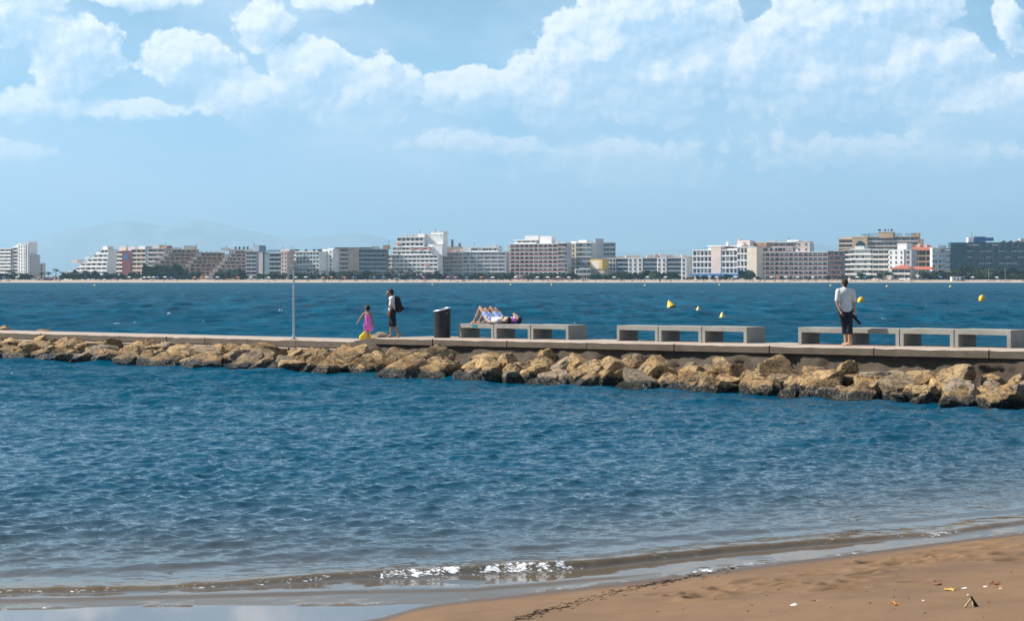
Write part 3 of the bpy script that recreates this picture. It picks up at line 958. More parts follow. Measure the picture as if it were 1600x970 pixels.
bm_me = bench_module_mesh()
benches = [(716.5, 3, 'concrete bench of three open frames with two sunbathers lying on it'), (963.5, 3, 'empty concrete bench of three open frames between the other two benches'),
           (1247, 4, 'long concrete bench of four open frames beside the standing man')]
bench_s = []
for xp, nmod, lab in benches:
    s0 = s_of(xp)
    bench_s.append(s0)
    b_ = empty('bench', pp(s0, 0, deck_z(s0) + 0.001), -PA, label=lab, category='bench', group='concrete benches on the pier')
    for i in range(nmod):
        o = obj('bench_module', bm_me, b_)
        o.location = (i * BW, 0, 0.0094 * i * BW)
mst = MB()
for dx in range(5):
    mst.box(.62 + dx * .05, .672 + dx * .05, -.004, -.0015, BH - .125 + .03 * abs(dx - 2) * random.random(), BH - .012 - .015 * random.random())
first_bench = [o for o in C.objects if o.name == 'bench'][0]
obj('paint_mark', mst.mesh('paint_mark', mat('teal_spray_paint', (0.03, 0.20, 0.22), .6, .3, 8)), first_bench, label='teal spray paint smear on the bench front')

# ---------------------------------------------------------------- litter bin
s_b = s_of(691, 0.15)
bin_ = empty('litter_bin', pp(s_b, 0.15, deck_z(s_b) + 0.001), R(12), label='tall black cylindrical litter bin with slanted grey rim', category='litter bin')
M_BLACKM = mat('black_bin_metal', (0.022, 0.023, 0.026), 0.5, 0.2, 5, 0.1)
M_STEEL = mat('brushed_steel', (0.55, 0.60, 0.66), 0.35, 0.1, 6, metal=0.7)


def slant(n, r, h0, tilt):
    return [Vector((r * math.cos(2 * math.pi * i / n), r * math.sin(2 * math.pi * i / n), h0 + tilt * r * math.cos(2 * math.pi * i / n))) for i in range(n)]


NB = 32
body = MB()
lo = [Vector((0.265 * math.cos(2 * math.pi * i / NB), 0.265 * math.sin(2 * math.pi * i / NB), 0.02)) for i in range(NB)]
hi = slant(NB, 0.27, 0.885, 0.22)
hi2 = slant(NB, 0.235, 0.885, 0.22)
dn = slant(NB, 0.235, 0.80, 0.22)
body.add(lo + hi + hi2 + dn, [(i, (i + 1) % NB, NB + (i + 1) % NB, NB + i) for i in range(NB)] + [(NB + i, NB + (i + 1) % NB, 2 * NB + (i + 1) % NB, 2 * NB + i) for i in range(NB)]
         + [(2 * NB + i, 2 * NB + (i + 1) % NB, 3 * NB + (i + 1) % NB, 3 * NB + i) for i in range(NB)] + [tuple(range(3 * NB, 4 * NB)), tuple(range(NB - 1, -1, -1))])
obj('body', body.mesh('body', M_BLACKM, False), bin_)
rim = MB()
a1 = slant(NB, 0.285, 0.875, 0.22); a2 = slant(NB, 0.285, 0.912, 0.22); a3 = slant(NB, 0.225, 0.912, 0.22); a4 = slant(NB, 0.225, 0.875, 0.22)
rim.add(a1 + a2 + a3 + a4, [(r_ * NB + i, r_ * NB + (i + 1) % NB, ((r_ + 1) % 4) * NB + (i + 1) % NB, ((r_ + 1) % 4) * NB + i) for r_ in range(4) for i in range(NB)])
rim_o = obj('rim', rim.mesh('rim', M_STEEL, True), bin_)
bar = MB()
bar.add([Vector((x_, y_, 0.885 + .22 * x_ + dz)) for dz in (0, .02) for x_, y_ in ((-.24, -.03), (.24, -.03), (.24, .03), (-.24, .03))], [(0, 3, 2, 1), (4, 5, 6, 7), (0, 1, 5, 4), (1, 2, 6, 5), (2, 3, 7, 6), (3, 0, 4, 7)])
obj('crossbar', bar.mesh('crossbar', M_STEEL), rim_o)
obj('foot_ring', MB().lathe([(0.24, 0.0), (0.25, 0.0), (0.25, 0.03), (0.24, 0.03)], NB).mesh('foot_ring', M_BLACKM), bin_)
lk = MB().ball((0.10, -0.262, 0.78), 0.014, 0.012, 0.014, 10)
obj('lock', lk.mesh('lock', M_STEEL, True), bin_)

# ---------------------------------------------------------------- lamp pole
s_p = s_of(459, 1.15)
pole = empty('lamp_pole', pp(s_p, 1.15, low_z(s_p)), 0, label='slim grey lamp pole with a short flat arm on the low wall', category='lamp post')
M_POLE = mat('galvanised_pole', (0.42, 0.47, 0.48), 0.5, 0.12, 4, metal=0.2)
obj('post', MB().tube((0, 0, 0.02), (0, 0, 2.48), 0.038, 0.03, 14).mesh('post', M_POLE, False), pole)
obj('base_plate', MB().box(-.11, .11, -.11, .11, 0, 0.02).tube((0, 0, .02), (0, 0, .14), .06, .05, 12).mesh('base_plate', M_POLE), pole)
arm_o = obj('arm', MB().tube((-.14, 0, 2.46), (0.40, 0, 2.50), 0.018, 0.014, 8).mesh('arm', M_POLE), pole)
lh = MB().add([Vector(p_) for p_ in ((.36, -.07, 2.485), (.66, -.05, 2.50), (.66, .05, 2.50), (.36, .07, 2.485), (.36, -.06, 2.53), (.64, -.04, 2.53), (.64, .04, 2.53), (.36, .06, 2.53))], [(0, 3, 2, 1), (4, 5, 6, 7), (0, 1, 5, 4), (1, 2, 6, 5), (2, 3, 7, 6), (3, 0, 4, 7)])
obj('lamp_head', lh.mesh('lamp_head', mat('lamp_head_cream', (0.62, 0.58, 0.45), .5)), arm_o)

# ---------------------------------------------------------------- buoys
M_YEL = mat('yellow_buoy_plastic', (0.80, 0.46, 0.012), 0.38, 0.12, 3, spec=0.5)
M_PYEL = mat('pale_yellow_buoy', (0.80, 0.62, 0.16), 0.4, 0.12, 3, spec=0.5)
M_WEED = mat('weedy_waterline', (0.05, 0.06, 0.02), 0.7, 0.3, 6)


def buoy(kind, xp, yw, label, scale=1.0, tilt=(0, 0), m=None):
    Y = HC * FP / (yw - YH)
    b_ = empty('buoy', P(xp, Y, 0.0), 0, label=label, category='buoy', group='buoys on the bay')
    b_.rotation_euler = (tilt[0], tilt[1], random.uniform(0, 3))
    b_.scale = (scale,) * 3
    m = m or M_YEL
    if kind == 'cone':
        pr = [(0.02, -.25), (.42, -.2), (.50, -.02), (.50, .10), (.40, .34), (.18, .80), (.06, .98), (.02, 1.0)]
    elif kind == 'can':
        pr = [(0.02, -.35), (.34, -.3), (.42, -.1), (.45, .15), (.45, .45), (.36, .70), (.18, .84), (.02, .88)]
    else:
        pr = [(0.02, -.3), (.25, -.24), (.34, 0), (.28, .24), (.14, .36), (.02, .38)]
    obj('float', MB().lathe(pr, 20).mesh('float', m, True), b_)
    if kind != 'ball':
        rr_ = .505 if kind == 'cone' else .425
        obj('weed_band', MB().lathe([(rr_ - .02, -.16), (rr_ + .004, -.1), (rr_ + .006, .03), (rr_ - .02, .05)], 20).mesh('weed_band', M_WEED, True), b_)
        top_ = pr[-1][1]
        obj('lifting_eye', MB().tube((-.05, 0, top_ - .02), (0, 0, top_ + .07), .014, .014, 6).tube((0, 0, top_ + .07), (.05, 0, top_ - .02), .014, .014, 6).mesh('lifting_eye', M_STEEL), b_)


buoy('cone', 1049, 481.5, 'large tilted yellow conical buoy beyond the middle bench', 0.86, (0.1, 0.55))
buoy('cone', 1091, 485.5, 'small pale yellow conical buoy beyond the middle bench, farther of the pair', 0.40, (0, 0), M_PYEL)
buoy('cone', 1128.5, 497, 'small pale yellow conical buoy beyond the middle bench, nearer of the pair', 0.44, (0, 0), M_PYEL)
buoy('can', 1344, 473.5, 'rounded yellow buoy just beside the standing man\'s shoulder', 0.84, (0, 0.28))
buoy('can', 1534, 470.5, 'rounded yellow buoy alone beyond the long bench', 0.86, (0, 0.06))
for xp, yw, lab in ((1008, 446.5, 'tiny pale buoy near the far beach, above the middle bench'), (1298, 447, 'tiny pale buoy to the left of the standing man\'s head'), (1386, 448, 'tiny pale buoy near the far beach, beyond the man\'s yellow buoy'),
                    (1485, 448.5, 'tiny lime yellow buoy before the white beach hut'), (1124, 445.8, 'tiny pale buoy off the blue-awning hotel'), (862, 445.6, 'tiny pale buoy off the maroon-banded block'),
                    (798, 445.4, 'tiny pale buoy before the gap between two blocks'), (676, 445.3, 'tiny pale buoy off the tall white stepped block'), (148, 446.5, 'tiny pale buoy off the white stepped block at far left')):
    buoy('ball', xp, yw, lab, 1.25, (0, 0), M_PYEL)

# ---------------------------------------------------------------- people
M_SKIN = mat('tanned_skin', (0.46, 0.26, 0.16), 0.5, 0.08, 9)
M_SKIN2 = mat('brown_skin', (0.33, 0.175, 0.10), 0.5, 0.08, 9)
M_HAIR = mat('dark_hair', (0.018, 0.013, 0.010), 0.6, 0.3, 60, 0.4, 90)
M_HAIRB = mat('short_brown_hair', (0.06, 0.035, 0.022), 0.7, 0.3, 60, 0.4, 90)
M_WHITE = mat('white_shirt_cotton', (0.60, 0.58, 0.58), 0.9, 0.06, 7, 0.25, 25)
M_NAVY = mat('dark_navy_cloth', (0.014, 0.018, 0.030), 0.9, 0.15, 8, 0.25, 25)
M_BLACKC = mat('black_nylon', (0.012, 0.013, 0.017), 0.7, 0.2, 9, 0.3, 30)
M_PINK = mat('pink_dress_cotton', (0.86, 0.22, 0.62), 0.85, 0.1, 5, 0.3, 18, base2=(0.78, 0.15, 0.50))
M_BLUE = mat('pale_blue_denim', (0.30, 0.38, 0.62), 0.9, 0.12, 10, 0.25, 25)
M_PURPLE = mat('purple_print_fabric', (0.42, 0.10, 0.42), 0.85, 0.3, 26, 0.3, 20, base2=(0.09, 0.035, 0.16))
M_YBAG = mat('yellow_beach_bag', (0.85, 0.62, 0.02), 0.6, 0.1, 6, 0.25, 12)


def fuse(name, mb, m, voxel=0.012, smooth=4, factor=0.5):
    """one continuous skin over the overlapping shapes of MB"""
    tmp = bpy.data.objects.new('tmp', mb.mesh('tmp', m))
    C.objects.link(tmp)
    r = tmp.modifiers.new('r', 'REMESH'); r.mode = 'VOXEL'; r.voxel_size = voxel; r.use_smooth_shade = True
    s_ = tmp.modifiers.new('s', 'SMOOTH'); s_.iterations = smooth; s_.factor = factor
    dg = bpy.context.evaluated_depsgraph_get()
    dg.update()
    me = bpy.data.meshes.new_from_object(tmp.evaluated_get(dg))
    me.name = name
    me.materials.clear(); me.materials.append(m)
    old = tmp.data
    bpy.data.objects.remove(tmp); bpy.data.meshes.remove(old)
    me.polygons.foreach_set('use_smooth', [True] * len(me.polygons))
    return me


def V3(*a):
    return Vector(a)


def head(mb, c, f, up, r=0.105):
    """skull, jaw, nose, ears, lips, brows; f = direction of the face"""
    f = f.normalized(); sd = up.cross(f).normalized(); up = f.cross(sd).normalized()
    M = Matrix((sd, f, up)).transposed()
    mb.ball(c + up * r * 0.15, r * 0.76, r * 0.95, r * 0.98, 16, M=M)
    mb.capsule(c + f * r * .30 - up * r * .25, r * .60, c + f * r * .42 - up * r * .78, r * .36)
    mb.capsule(c + f * r * .88 + up * r * .10, r * .09, c + f * r * 1.08 - up * r * .22, r * .15)     # nose
    mb.capsule(c + f * r * .84 - up * r * .52 - sd * r * .16, r * .08, c + f * r * .84 - up * r * .52 + sd * r * .16, r * .08)   # lips
    for k_ in (-1, 1):
        mb.ball(c + sd * k_ * r * .78 - f * r * .02 - up * r * .05, r * .10, r * .20, r * .30, 10, M=M)   # ears
        mb.capsule(c + f * r * .84 + sd * k_ * r * .15 + up * r * .22, r * .09, c + f * r * .74 + sd * k_ * r * .45 + up * r * .22, r * .08)  # brows
    return M


def face_parts(parent, c, f, up, r, hair_m, eyes=True):
    sd = up.cross(f).normalized(); up2 = f.cross(sd).normalized()
    if eyes:
        for k_ in (-1, 1):
            e_ = MB().ball(c + f * r * .84 + sd * k_ * r * .30 + up2 * r * .06, r * .11, r * .08, r * .09, 10)
            obj('eye', e_.mesh('eye', mat('dark_eye', (0.02, 0.015, 0.012), .2), True), parent)


def hand(mb, w_, d, side, palm_n, r=0.010, curl=0.5, L=0.085):
    """palm + five bent fingers from the wrist w_, pointing d; side = thumb side"""
    d = d.normalized(); side = (side - d * side.dot(d)).normalized(); n_ = palm_n.normalized()
    pe = w_ + d * L
    for k_ in (-1.0, -.33, .33, 1.0):
        mb.capsule(w_ + side * k_ * .018, .015, pe + side * k_ * .026, .013, 8)
    for k_, ln in ((-1.0, .058), (-.33, .072), (.33, .078), (1.0, .070)):
        a = pe + side * k_ * .027
        b = a + (d * math.cos(curl * .6) + n_ * math.sin(curl * .6)) * ln * .5
        c_ = b + (d * math.cos(curl * 1.5) + n_ * math.sin(curl * 1.5)) * ln * .5
        mb.capsule(a, r, b, r * .92, 8); mb.capsule(b, r * .92, c_, r * .8, 8)
    t0 = w_ + d * .025 + side * .022
    t1 = t0 + (d * .6 + side * .7 + n_ * .3).normalized() * .042
    mb.capsule(t0, .013, t1, .011, 8); mb.capsule(t1, .011, t1 + (d * .85 + side * .2 + n_ * .35).normalized() * .032, .009, 8)


def foot(mb, an, d, up=Vector((0, 0, 1)), s=1.0):
    d = d.normalized()
    sd = up.cross(d)
    heel = an - d * .045 * s - up * (.055 * s)
    mb.capsule(an, .036 * s, heel + up * .01, .034 * s)
    mb.capsule(heel, .031 * s, an + d * .10 * s - up * .062 * s, .028 * s)
    mb.capsule(an, .034 * s, an + d * .10 * s - up * .05 * s, .027 * s)
    for k_ in (-1.6, -.8, 0, .8, 1.6):
        b = an + d * .105 * s + sd * k_ * .017 * s - up * .066 * s
        mb.capsule(b - d * .03 * s, .017 * s, b + d * (.045 - .006 * abs(k_ - 1.6)) * s, .011 * s, 8)


def limb(mb, pts, rad, flat=None):
    for i in range(len(pts) - 1):
        mb.capsule(pts[i], rad[i], pts[i + 1], rad[i + 1], 12, flat)


# --- the man standing at the long bench, seen from behind
s_m = s_of(1321, 0.52)
mz = deck_z(s_m)
MAN = empty('person', pp(s_m, 0.52, mz), R(6), label='barefoot man in pale short-sleeved shirt and rolled dark trousers seen from behind', category='person')
Rr = V3(1, 0, 0); Fd = V3(-.25, .97, 0); UP = V3(0, 0, 1)
hipL, hipR = V3(-.09, 0, .90), V3(.09, 0, .90)
kneL, kneR = V3(-.005, .06, .50), V3(.10, -.02, .49)
ankL, ankR = V3(.045, .10, .085), V3(.10, -.03, .085)
shL, shR = V3(-.185, 0, 1.40), V3(.185, .01, 1.40)
elL, elR = V3(-.235, -.05, 1.12), V3(.245, .02, 1.12)
wrL, wrR = V3(-.17, -.10, .90), V3(.262, .06, .86)
hc = V3(-.015, .02, 1.605)
b = MB()
head(b, hc, Fd, UP, .108)
b.capsule(V3(0, 0, 1.43), .062, hc - V3(0, .01, .07), .055)
limb(b, [V3(-.10, 0, 1.42), V3(.10, 0, 1.42)], [.065, .065])
b.capsule(V3(0, 0, 1.36), .13, V3(0, 0, 1.18), .125, 14, ((0, 1, 0), .72)); b.capsule(V3(-.07, 0, 1.34), .11, V3(.07, 0, 1.34), .11, 14)
b.capsule(V3(0, 0, 1.18), .125, V3(0, .01, .95), .13, 14, ((0, 1, 0), .8)); b.capsule(V3(-.06, 0, .93), .11, V3(.06, 0, .93), .11)
for sh, el_, wr in ((shL, elL, wrL), (shR, elR, wrR)):
    limb(b, [sh, el_, wr], [.055, .042, .028])
hand(b, wrL, V3(.35, -.1, -.9), V3(0, -1, .1), V3(1, 0, .3), curl=.7)
hand(b, wrR, V3(.1, .15, -1), V3(0, 1, 0), V3(-1, 0, 0), curl=1.5)
for hp, kn, an in ((hipL, kneL, ankL), (hipR, kneR, ankR)):
    limb(b, [hp, kn], [.088, .056]); limb(b, [kn, kn * .6 + an * .4 + V3(0, -.015, 0), an], [.054, .053, .034])
foot(b, ankL, V3(-.55, .8, 0)); foot(b, ankR, V3(-.75, .5, 0))
obj('body', fuse('body', b, M_SKIN, .0075, 3), MAN)
sh_ = MB()
sh_.capsule(V3(0, 0, 1.37), .155, V3(0, 0, 1.12), .158, 16, ((0, 1, 0), .74)); sh_.capsule(V3(-.085, 0, 1.35), .115, V3(.085, 0, 1.35), .115, 14)
sh_.capsule(V3(0, 0, 1.15), .160, V3(0, 0, .97), .165, 16, ((0, 1, 0), .76)); sh_.capsule(V3(-.11, 0, 1.44), .055, V3(.11, 0, 1.44), .055)
sh_.capsule(V3(-.05, 0, .92), .13, V3(.05, 0, .92), .13, 14)
for sh, el_ in ((shL, elL), (shR, elR)):
    sh_.capsule(sh, .075, sh.lerp(el_, .78), .068)
sh_.capsule(V3(-.045, -.005, 1.485), .03, V3(.045, -.005, 1.485), .03)          # collar
obj('shirt', fuse('shirt', sh_, M_WHITE, .012, 4), MAN)
tr = MB()
tr.capsule(V3(-.06, 0, .90), .125, V3(.06, 0, .90), .125)
for hp, kn, an in ((hipL, kneL, ankL), (hipR, kneR, ankR)):
    limb(tr, [hp, kn, kn.lerp(an, .28)], [.112, .083, .080]); tr.capsule(kn.lerp(an, .24), .087, kn.lerp(an, .33), .086)
obj('trousers', fuse('trousers', tr, M_NAVY, .012, 3), MAN)
hr = MB()
hr.ball(hc + V3(0, -.012, .028), .090, .105, .100, 16); hr.capsule(hc + V3(0, -.055, -.02), .066, hc + V3(0, -.06, -.055), .05)
obj('hair', fuse('hair', hr, M_HAIRB, .010, 3), MAN)
face_parts(MAN, hc, Fd.normalized(), UP, .108, M_HAIRB)
shoes = empty('shoe_pair', MAN.matrix_basis @ V3(.275, .075, .70), 0, label='pair of black shoes dangling from the standing man\'s right hand', category='shoes')
for k_, dy in ((0, -.03), (1, .04)):
    q_ = MB(); d_ = V3(.55, .0, -.62).normalized()
    o0 = V3(-.05, dy, .08 - .01 * k_)
    q_.capsule(o0, .036, o0 + d_ * .10, .034, 12, ((0, 1, 0), .9)); q_.capsule(o0 + d_ * .06, .034, o0 + d_ * .25, .043, 12, ((d_.z, 0, -d_.x), .6))
    sh_o = obj('shoe', fuse('shoe', q_, M_BLACKC, .008, 3), shoes)
    so = MB().capsule(o0 + d_ * .02 + V3(-.02, 0, -.022), .030, o0 + d_ * .25 + V3(-.02, 0, -.018), .042, 12, ((-.75, 0, -.66), .25))
    obj('sole', so.mesh('sole', mat('shoe_rubber', (.02, .02, .02), .8), True), sh_o)

# --- the walker with the backpack
s_w = s_of(613, 1.05)
BOY = empty('person', pp(s_w, 1.05, deck_z(s_w)), 0, label='dark-haired walker in white shirt and black shorts wearing a backpack', category='person')
k1 = 1.0
Fw = V3(-1, -.12, -.05)
b = MB()
hc = V3(-.075, 0, 1.425)
head(b, hc, V3(-1, -.15, -.28), V3(-.2, 0, 1), .106)
b.capsule(V3(-.01, 0, 1.27), .055, hc - V3(-.02, 0, .07), .050)
hipN, hipF = V3(.0, -.075, .80), V3(.0, .075, .80)
knN, knF = V3(.055, -.07, .44), V3(-.045, .07, .44)
anN, anF = V3(.215, -.07, .115), V3(-.05, .07, .085)
b.capsule(V3(0, 0, 1.22), .12, V3(.01, 0, 1.02), .112, 14, ((1, 0, 0), .76)); b.capsule(V3(0, -.08, 1.22), .085, V3(0, .08, 1.22), .085)
b.capsule(V3(.01, 0, 1.02), .112, V3(.005, 0, .84), .125, 14, ((1, 0, 0), .8)); b.capsule(V3(0, -.06, .82), .10, V3(0, .06, .82), .10)
for hp, kn, an in ((hipN, knN, anN), (hipF, knF, anF)):
    limb(b, [hp, kn], [.082, .052]); limb(b, [kn, kn * .62 + an * .38 + V3(.012, 0, 0), an], [.050, .049, .031])
foot(b, anN, V3(-.8, 0, -.55), V3(-.5, 0, .85), .95); foot(b, anF, V3(-1, 0, 0), UP, .95)
shN, elN, wrN = V3(-.01, -.165, 1.235), V3(-.02, -.19, .98), V3(-.075, -.16, .80)
shF, elF, wrF = V3(-.01, .165, 1.235), V3(-.05, .19, 1.0), V3(-.12, .15, .84)
for a_ in ((shN, elN, wrN), (shF, elF, wrF)):
    limb(b, list(a_), [.050, .038, .026])
hand(b, wrN, V3(-.25, .05, -1), V3(-1, 0, 0), V3(0, 1, 0), .009, .6, .075)
hand(b, wrF, V3(-.25, -.05, -1), V3(-1, 0, 0), V3(0, -1, 0), .009, .6, .075)
obj('body', fuse('body', b, M_SKIN2, .0075, 3), BOY)
sh_ = MB()
sh_.capsule(V3(-.005, 0, 1.22), .142, V3(.0, 0, 1.0), .140, 16, ((1, 0, 0), .78)); sh_.capsule(V3(0, -.09, 1.23), .095, V3(0, .09, 1.23), .095)
sh_.capsule(V3(0, 0, 1.02), .140, V3(0, 0, .87), .150, 16, ((1, 0, 0), .85))
for sh, el_ in ((shN, elN), (shF, elF)):
    sh_.capsule(sh, .068, sh.lerp(el_, .62), .066)
sh_.capsule(V3(-.02, -.03, 1.315), .03, V3(-.02, .03, 1.315), .03)
obj('shirt', fuse('shirt', sh_, M_WHITE, .011, 3), BOY)
tr = MB()
tr.capsule(V3(0, -.055, .82), .125, V3(0, .055, .82), .125)
for hp, kn, an in ((hipN, knN, anN), (hipF, knF, anF)):
    limb(tr, [hp, kn + V3(0, 0, -.01)], [.108, .088])
obj('shorts', fuse('shorts', tr, M_NAVY, .011, 3), BOY)
hr = MB()
hr.ball(hc + V3(.022, 0, .035), .104, .092, .098, 16); hr.capsule(hc + V3(.05, 0, 0), .075, hc + V3(.055, 0, -.05), .055); hr.ball(hc + V3(-.055, 0, .085), .045, .06, .035, 12)
obj('hair', fuse('hair', hr, M_HAIR, .010, 2), BOY)
face_parts(BOY, hc, V3(-1, -.15, -.28).normalized(), V3(-.2, 0, 1), .106, M_HAIR)
PACK = empty('backpack', BOY.location + V3(.2, 0, .88), 0, label='bulky black backpack worn by the walker in black shorts', category='backpack')
q_ = MB()
q_.capsule(V3(0, 0, .07), .155, V3(-.045, 0, .33), .12, 16, ((1, 0, 0), .85)); q_.capsule(V3(.02, -.06, .05), .12, V3(.02, .06, .05), .12, 14); q_.capsule(V3(-.03, -.05, .34), .09, V3(-.03, .05, .34), .09)
bag_o = obj('bag', fuse('bag', q_, M_BLACKC, .012, 3), PACK)
q_ = MB().capsule(V3(.12, -.06, .05), .07, V3(.12, .06, .05), .07, 14)
obj('front_pocket', fuse('front_pocket', q_, M_BLACKC, .010, 3), bag_o)
for sy in (-.1, .1):
    q_ = MB()
    limb(q_, [V3(-.07, sy, .40), V3(-.20, sy * 1.05, .40), V3(-.345, sy, .28), V3(-.32, sy * 1.2, .12), V3(-.14, sy * 1.4, .02)], [.02] * 5)
    obj('strap', fuse('strap', q_, M_BLACKC, .009, 2), PACK)
obj('buckle', MB().box(-.085, -.03, -.03, .03, .415, .435).mesh('buckle', M_STEEL), bag_o)

# --- the child in pink
s_c = s_of(574, 0.85)
KID = empty('person', pp(s_c, 0.85, low_z(s_c)), 0, label='small child in a pink strappy dress with one arm held out', category='person')
b = MB()
hc = V3(.0, .0, 1.055)
head(b, hc, V3(-.75, .65, -.2), UP, .092)
b.capsule(V3(.0, 0, .93), .040, hc - V3(0, 0, .06), .038)
b.capsule(V3(0, 0, .88), .085, V3(0, 0, .74), .082, 14, ((0, 1, 0), .8)); b.capsule(V3(-.07, 0, .885), .05, V3(.07, 0, .885), .05)
b.capsule(V3(0, 0, .74), .082, V3(.0, 0, .60), .095, 14, ((0, 1, 0), .85))
shL, elL, wrL = V3(-.115, 0, .875), V3(-.215, -.02, .755), V3(-.285, -.04, .640)
shR, elR, wrR = V3(.115, 0, .875), V3(.175, 0, .70), V3(.215, -.02, .545)
for a_ in ((shL, elL, wrL), (shR, elR, wrR)):
    limb(b, list(a_), [.036, .029, .021])
hand(b, wrL, V3(-.6, -.1, -.7), V3(0, 1, .2), V3(.5, 0, -.3), .0085, .4, .05)
hand(b, wrR, V3(.15, 0, -1), V3(0, 1, 0), V3(-1, 0, 0), .0085, .6, .05)
for hp, kn, an in ((V3(-.045, .02, .58), V3(.0, .04, .33), V3(-.03, .06, .065)), (V3(.05, -.01, .58), V3(.03, -.05, .33), V3(.02, -.04, .065))):
    limb(b, [hp, kn, kn.lerp(an, .4), an], [.066, .043, .040, .026]); foot(b, an, V3(-.9, .2, 0), UP, .72)
obj('body', fuse('body', b, M_SKIN2, .0075, 2), KID)
dr = MB()
dr.capsule(V3(0, 0, .82), .095, V3(.01, 0, .66), .108, 16, ((0, 1, 0), .86)); dr.capsule(V3(.01, 0, .66), .110, V3(.02, 0, .50), .125, 16, ((0, 1, 0), .85))
dr.capsule(V3(.0, 0, .45), .12, V3(.05, 0, .42), .13, 16, ((0, 1, 0), .85)); dr.capsule(V3(-.06, 0, .48), .075, V3(-.05, 0, .37), .07, 14); dr.capsule(V3(.10, 0, .50), .08, V3(.135, -.01, .42), .07, 14)
dr.capsule(V3(.06, 0, .40), .08, V3(.05, 0, .34), .07, 14)
ds = obj('dress', fuse('dress', dr, M_PINK, .010, 4), KID)
for a_, c_ in ((V3(-.06, -.09, .83), V3(.07, -.045, .945)), (V3(.06, -.09, .83), V3(-.06, -.045, .945))):
    obj('strap', fuse('strap', MB().capsule(a_, .012, c_, .011, 8), mat('pale_pink_strap', (.75, .45, .62), .8), .006, 1), ds)
hr = MB()
hr.ball(hc + V3(.012, -.012, .022), .086, .086, .088, 16); hr.capsule(hc + V3(.02, -.03, -.02), .062, hc + V3(.015, -.03, -.045), .052)
obj('hair', fuse('hair', hr, M_HAIR, .009, 2), KID)
face_parts(KID, hc, V3(-.75, .65, -.2).normalized(), UP, .092, M_HAIR)
yb = empty('beach_bag', pp(s_of(571, 0.45), 0.45, low_z(s_c)), R(20), label='bright yellow beach bag on the wall at the child\'s feet', category='bag')
q_ = MB().capsule(V3(-.10, 0, .10), .11, V3(.09, 0, .13), .12, 14, ((0, 1, 0), .7)); q_.capsule(V3(-.02, 0, .20), .09, V3(.10, 0, .24), .06, 14, ((0, 1, 0), .6))
obj('sack', fuse('sack', q_, M_YBAG, .013, 3), yb)
q_ = MB(); limb(q_, [V3(.02, -.02, .26), V3(.05, -.02, .36), V3(.12, -.02, .36), V3(.14, -.02, .25)], [.012] * 4)
obj('handle', fuse('handle', q_, M_YBAG, .008, 1), yb)

# --- two sunbathers on the first bench; local x runs along the bench, feet at the low end
BS = bench_s[0]


def sunbather(label, s_feet, q, skin, top_m, short_m, knee_h, arm_up):
    e_ = empty('person', pp(s_feet, q, deck_z(s_feet) + BH + 0.002), -PA, label=label, category='person')
    b = MB()
    hy = .075
    hc = V3(1.52, 0, .125)
    head(b, hc, V3(.15, 0, 1), V3(1, 0, .1), .104)
    b.capsule(V3(1.30, 0, .105), .05, hc - V3(.06, 0, .01), .05)
    b.capsule(V3(1.23, 0, .11), .11, V3(1.02, 0, .105), .105, 14, ((0, 0, 1), .78)); b.capsule(V3(1.24, -.09, .10), .07, V3(1.24, .09, .10), .07)
    b.capsule(V3(1.02, 0, .105), .105, V3(.84, 0, .11), .118, 14, ((0, 0, 1), .82)); b.capsule(V3(.80, -.07, .11), .10, V3(.80, .07, .11), .10)
    legs = []
    for k_, kh, fx in ((-1, knee_h, .12), (1, knee_h - .05, .20)):
        hp, kn, an = V3(.80, k_ * hy, .11), V3(.40 + (.05 if k_ > 0 else 0), k_ * (hy + .01), kh), V3(fx, k_ * hy, .085)
        limb(b, [hp, kn], [.092, .056]); limb(b, [kn, kn.lerp(an, .38) + V3(.02, 0, 0), an], [.055, .053, .034])
        foot(b, an, V3(-1, 0, -.05)); legs.append((hp, kn))
    sN, sF = V3(1.25, -.165, .10), V3(1.25, .165, .10)
    if arm_up:
        aN = (sN, V3(1.08, -.23, .07), V3(.95, -.12, .20))
        aF = (sF, V3(1.12, .22, .30), V3(1.36, .14, .24))
    else:
        aN = (sN, V3(1.0, -.24, .06), V3(.80, -.20, .18))
        aF = (sF, V3(1.02, .25, .07), V3(.82, .2, .06))
    for a_ in (aN, aF):
        limb(b, list(a_), [.05, .038, .027])
    hand(b, aN[2], aN[2] - aN[1], V3(0, .6, .6), V3(0, .5, -.8), .0095, .5)
    hand(b, aF[2], aF[2] - aF[1], V3(0, -.6, .6), V3(0, -.3, -1), .0095, .4)
    obj('body', fuse('body', b, skin, .008, 3), e_)
    t_ = MB()
    t_.capsule(V3(1.22, 0, .112), .132, V3(.93, 0, .11), .134, 16, ((0, 0, 1), .8)); t_.capsule(V3(1.23, -.1, .105), .08, V3(1.23, .1, .105), .08)
    for a_ in (aN, aF): t_.capsule(a_[0], .062, a_[0].lerp(a_[1], .45), .058)
    obj('top', fuse('top', t_, top_m, .011, 3), e_)
    t_ = MB().capsule(V3(.82, -.06, .115), .122, V3(.82, .06, .115), .122)
    for hp, kn in legs: t_.capsule(hp, .106, hp.lerp(kn, .5), .092)
    obj('shorts', fuse('shorts', t_, short_m, .011, 3), e_)
    h_ = MB().ball(hc + V3(.03, 0, -.02), .10, .098, .095, 16); h_.ball(hc + V3(.085, 0, .015), .06, .085, .09, 12); h_.capsule(hc + V3(.06, -.05, -.03), .05, hc + V3(.10, -.09, -.05), .04)
    obj('hair', fuse('hair', h_, M_HAIR, .010, 2), e_)
    face_parts(e_, hc, V3(.15, 0, 1).normalized(), V3(1, 0, .1), .104, M_HAIR)
    return e_


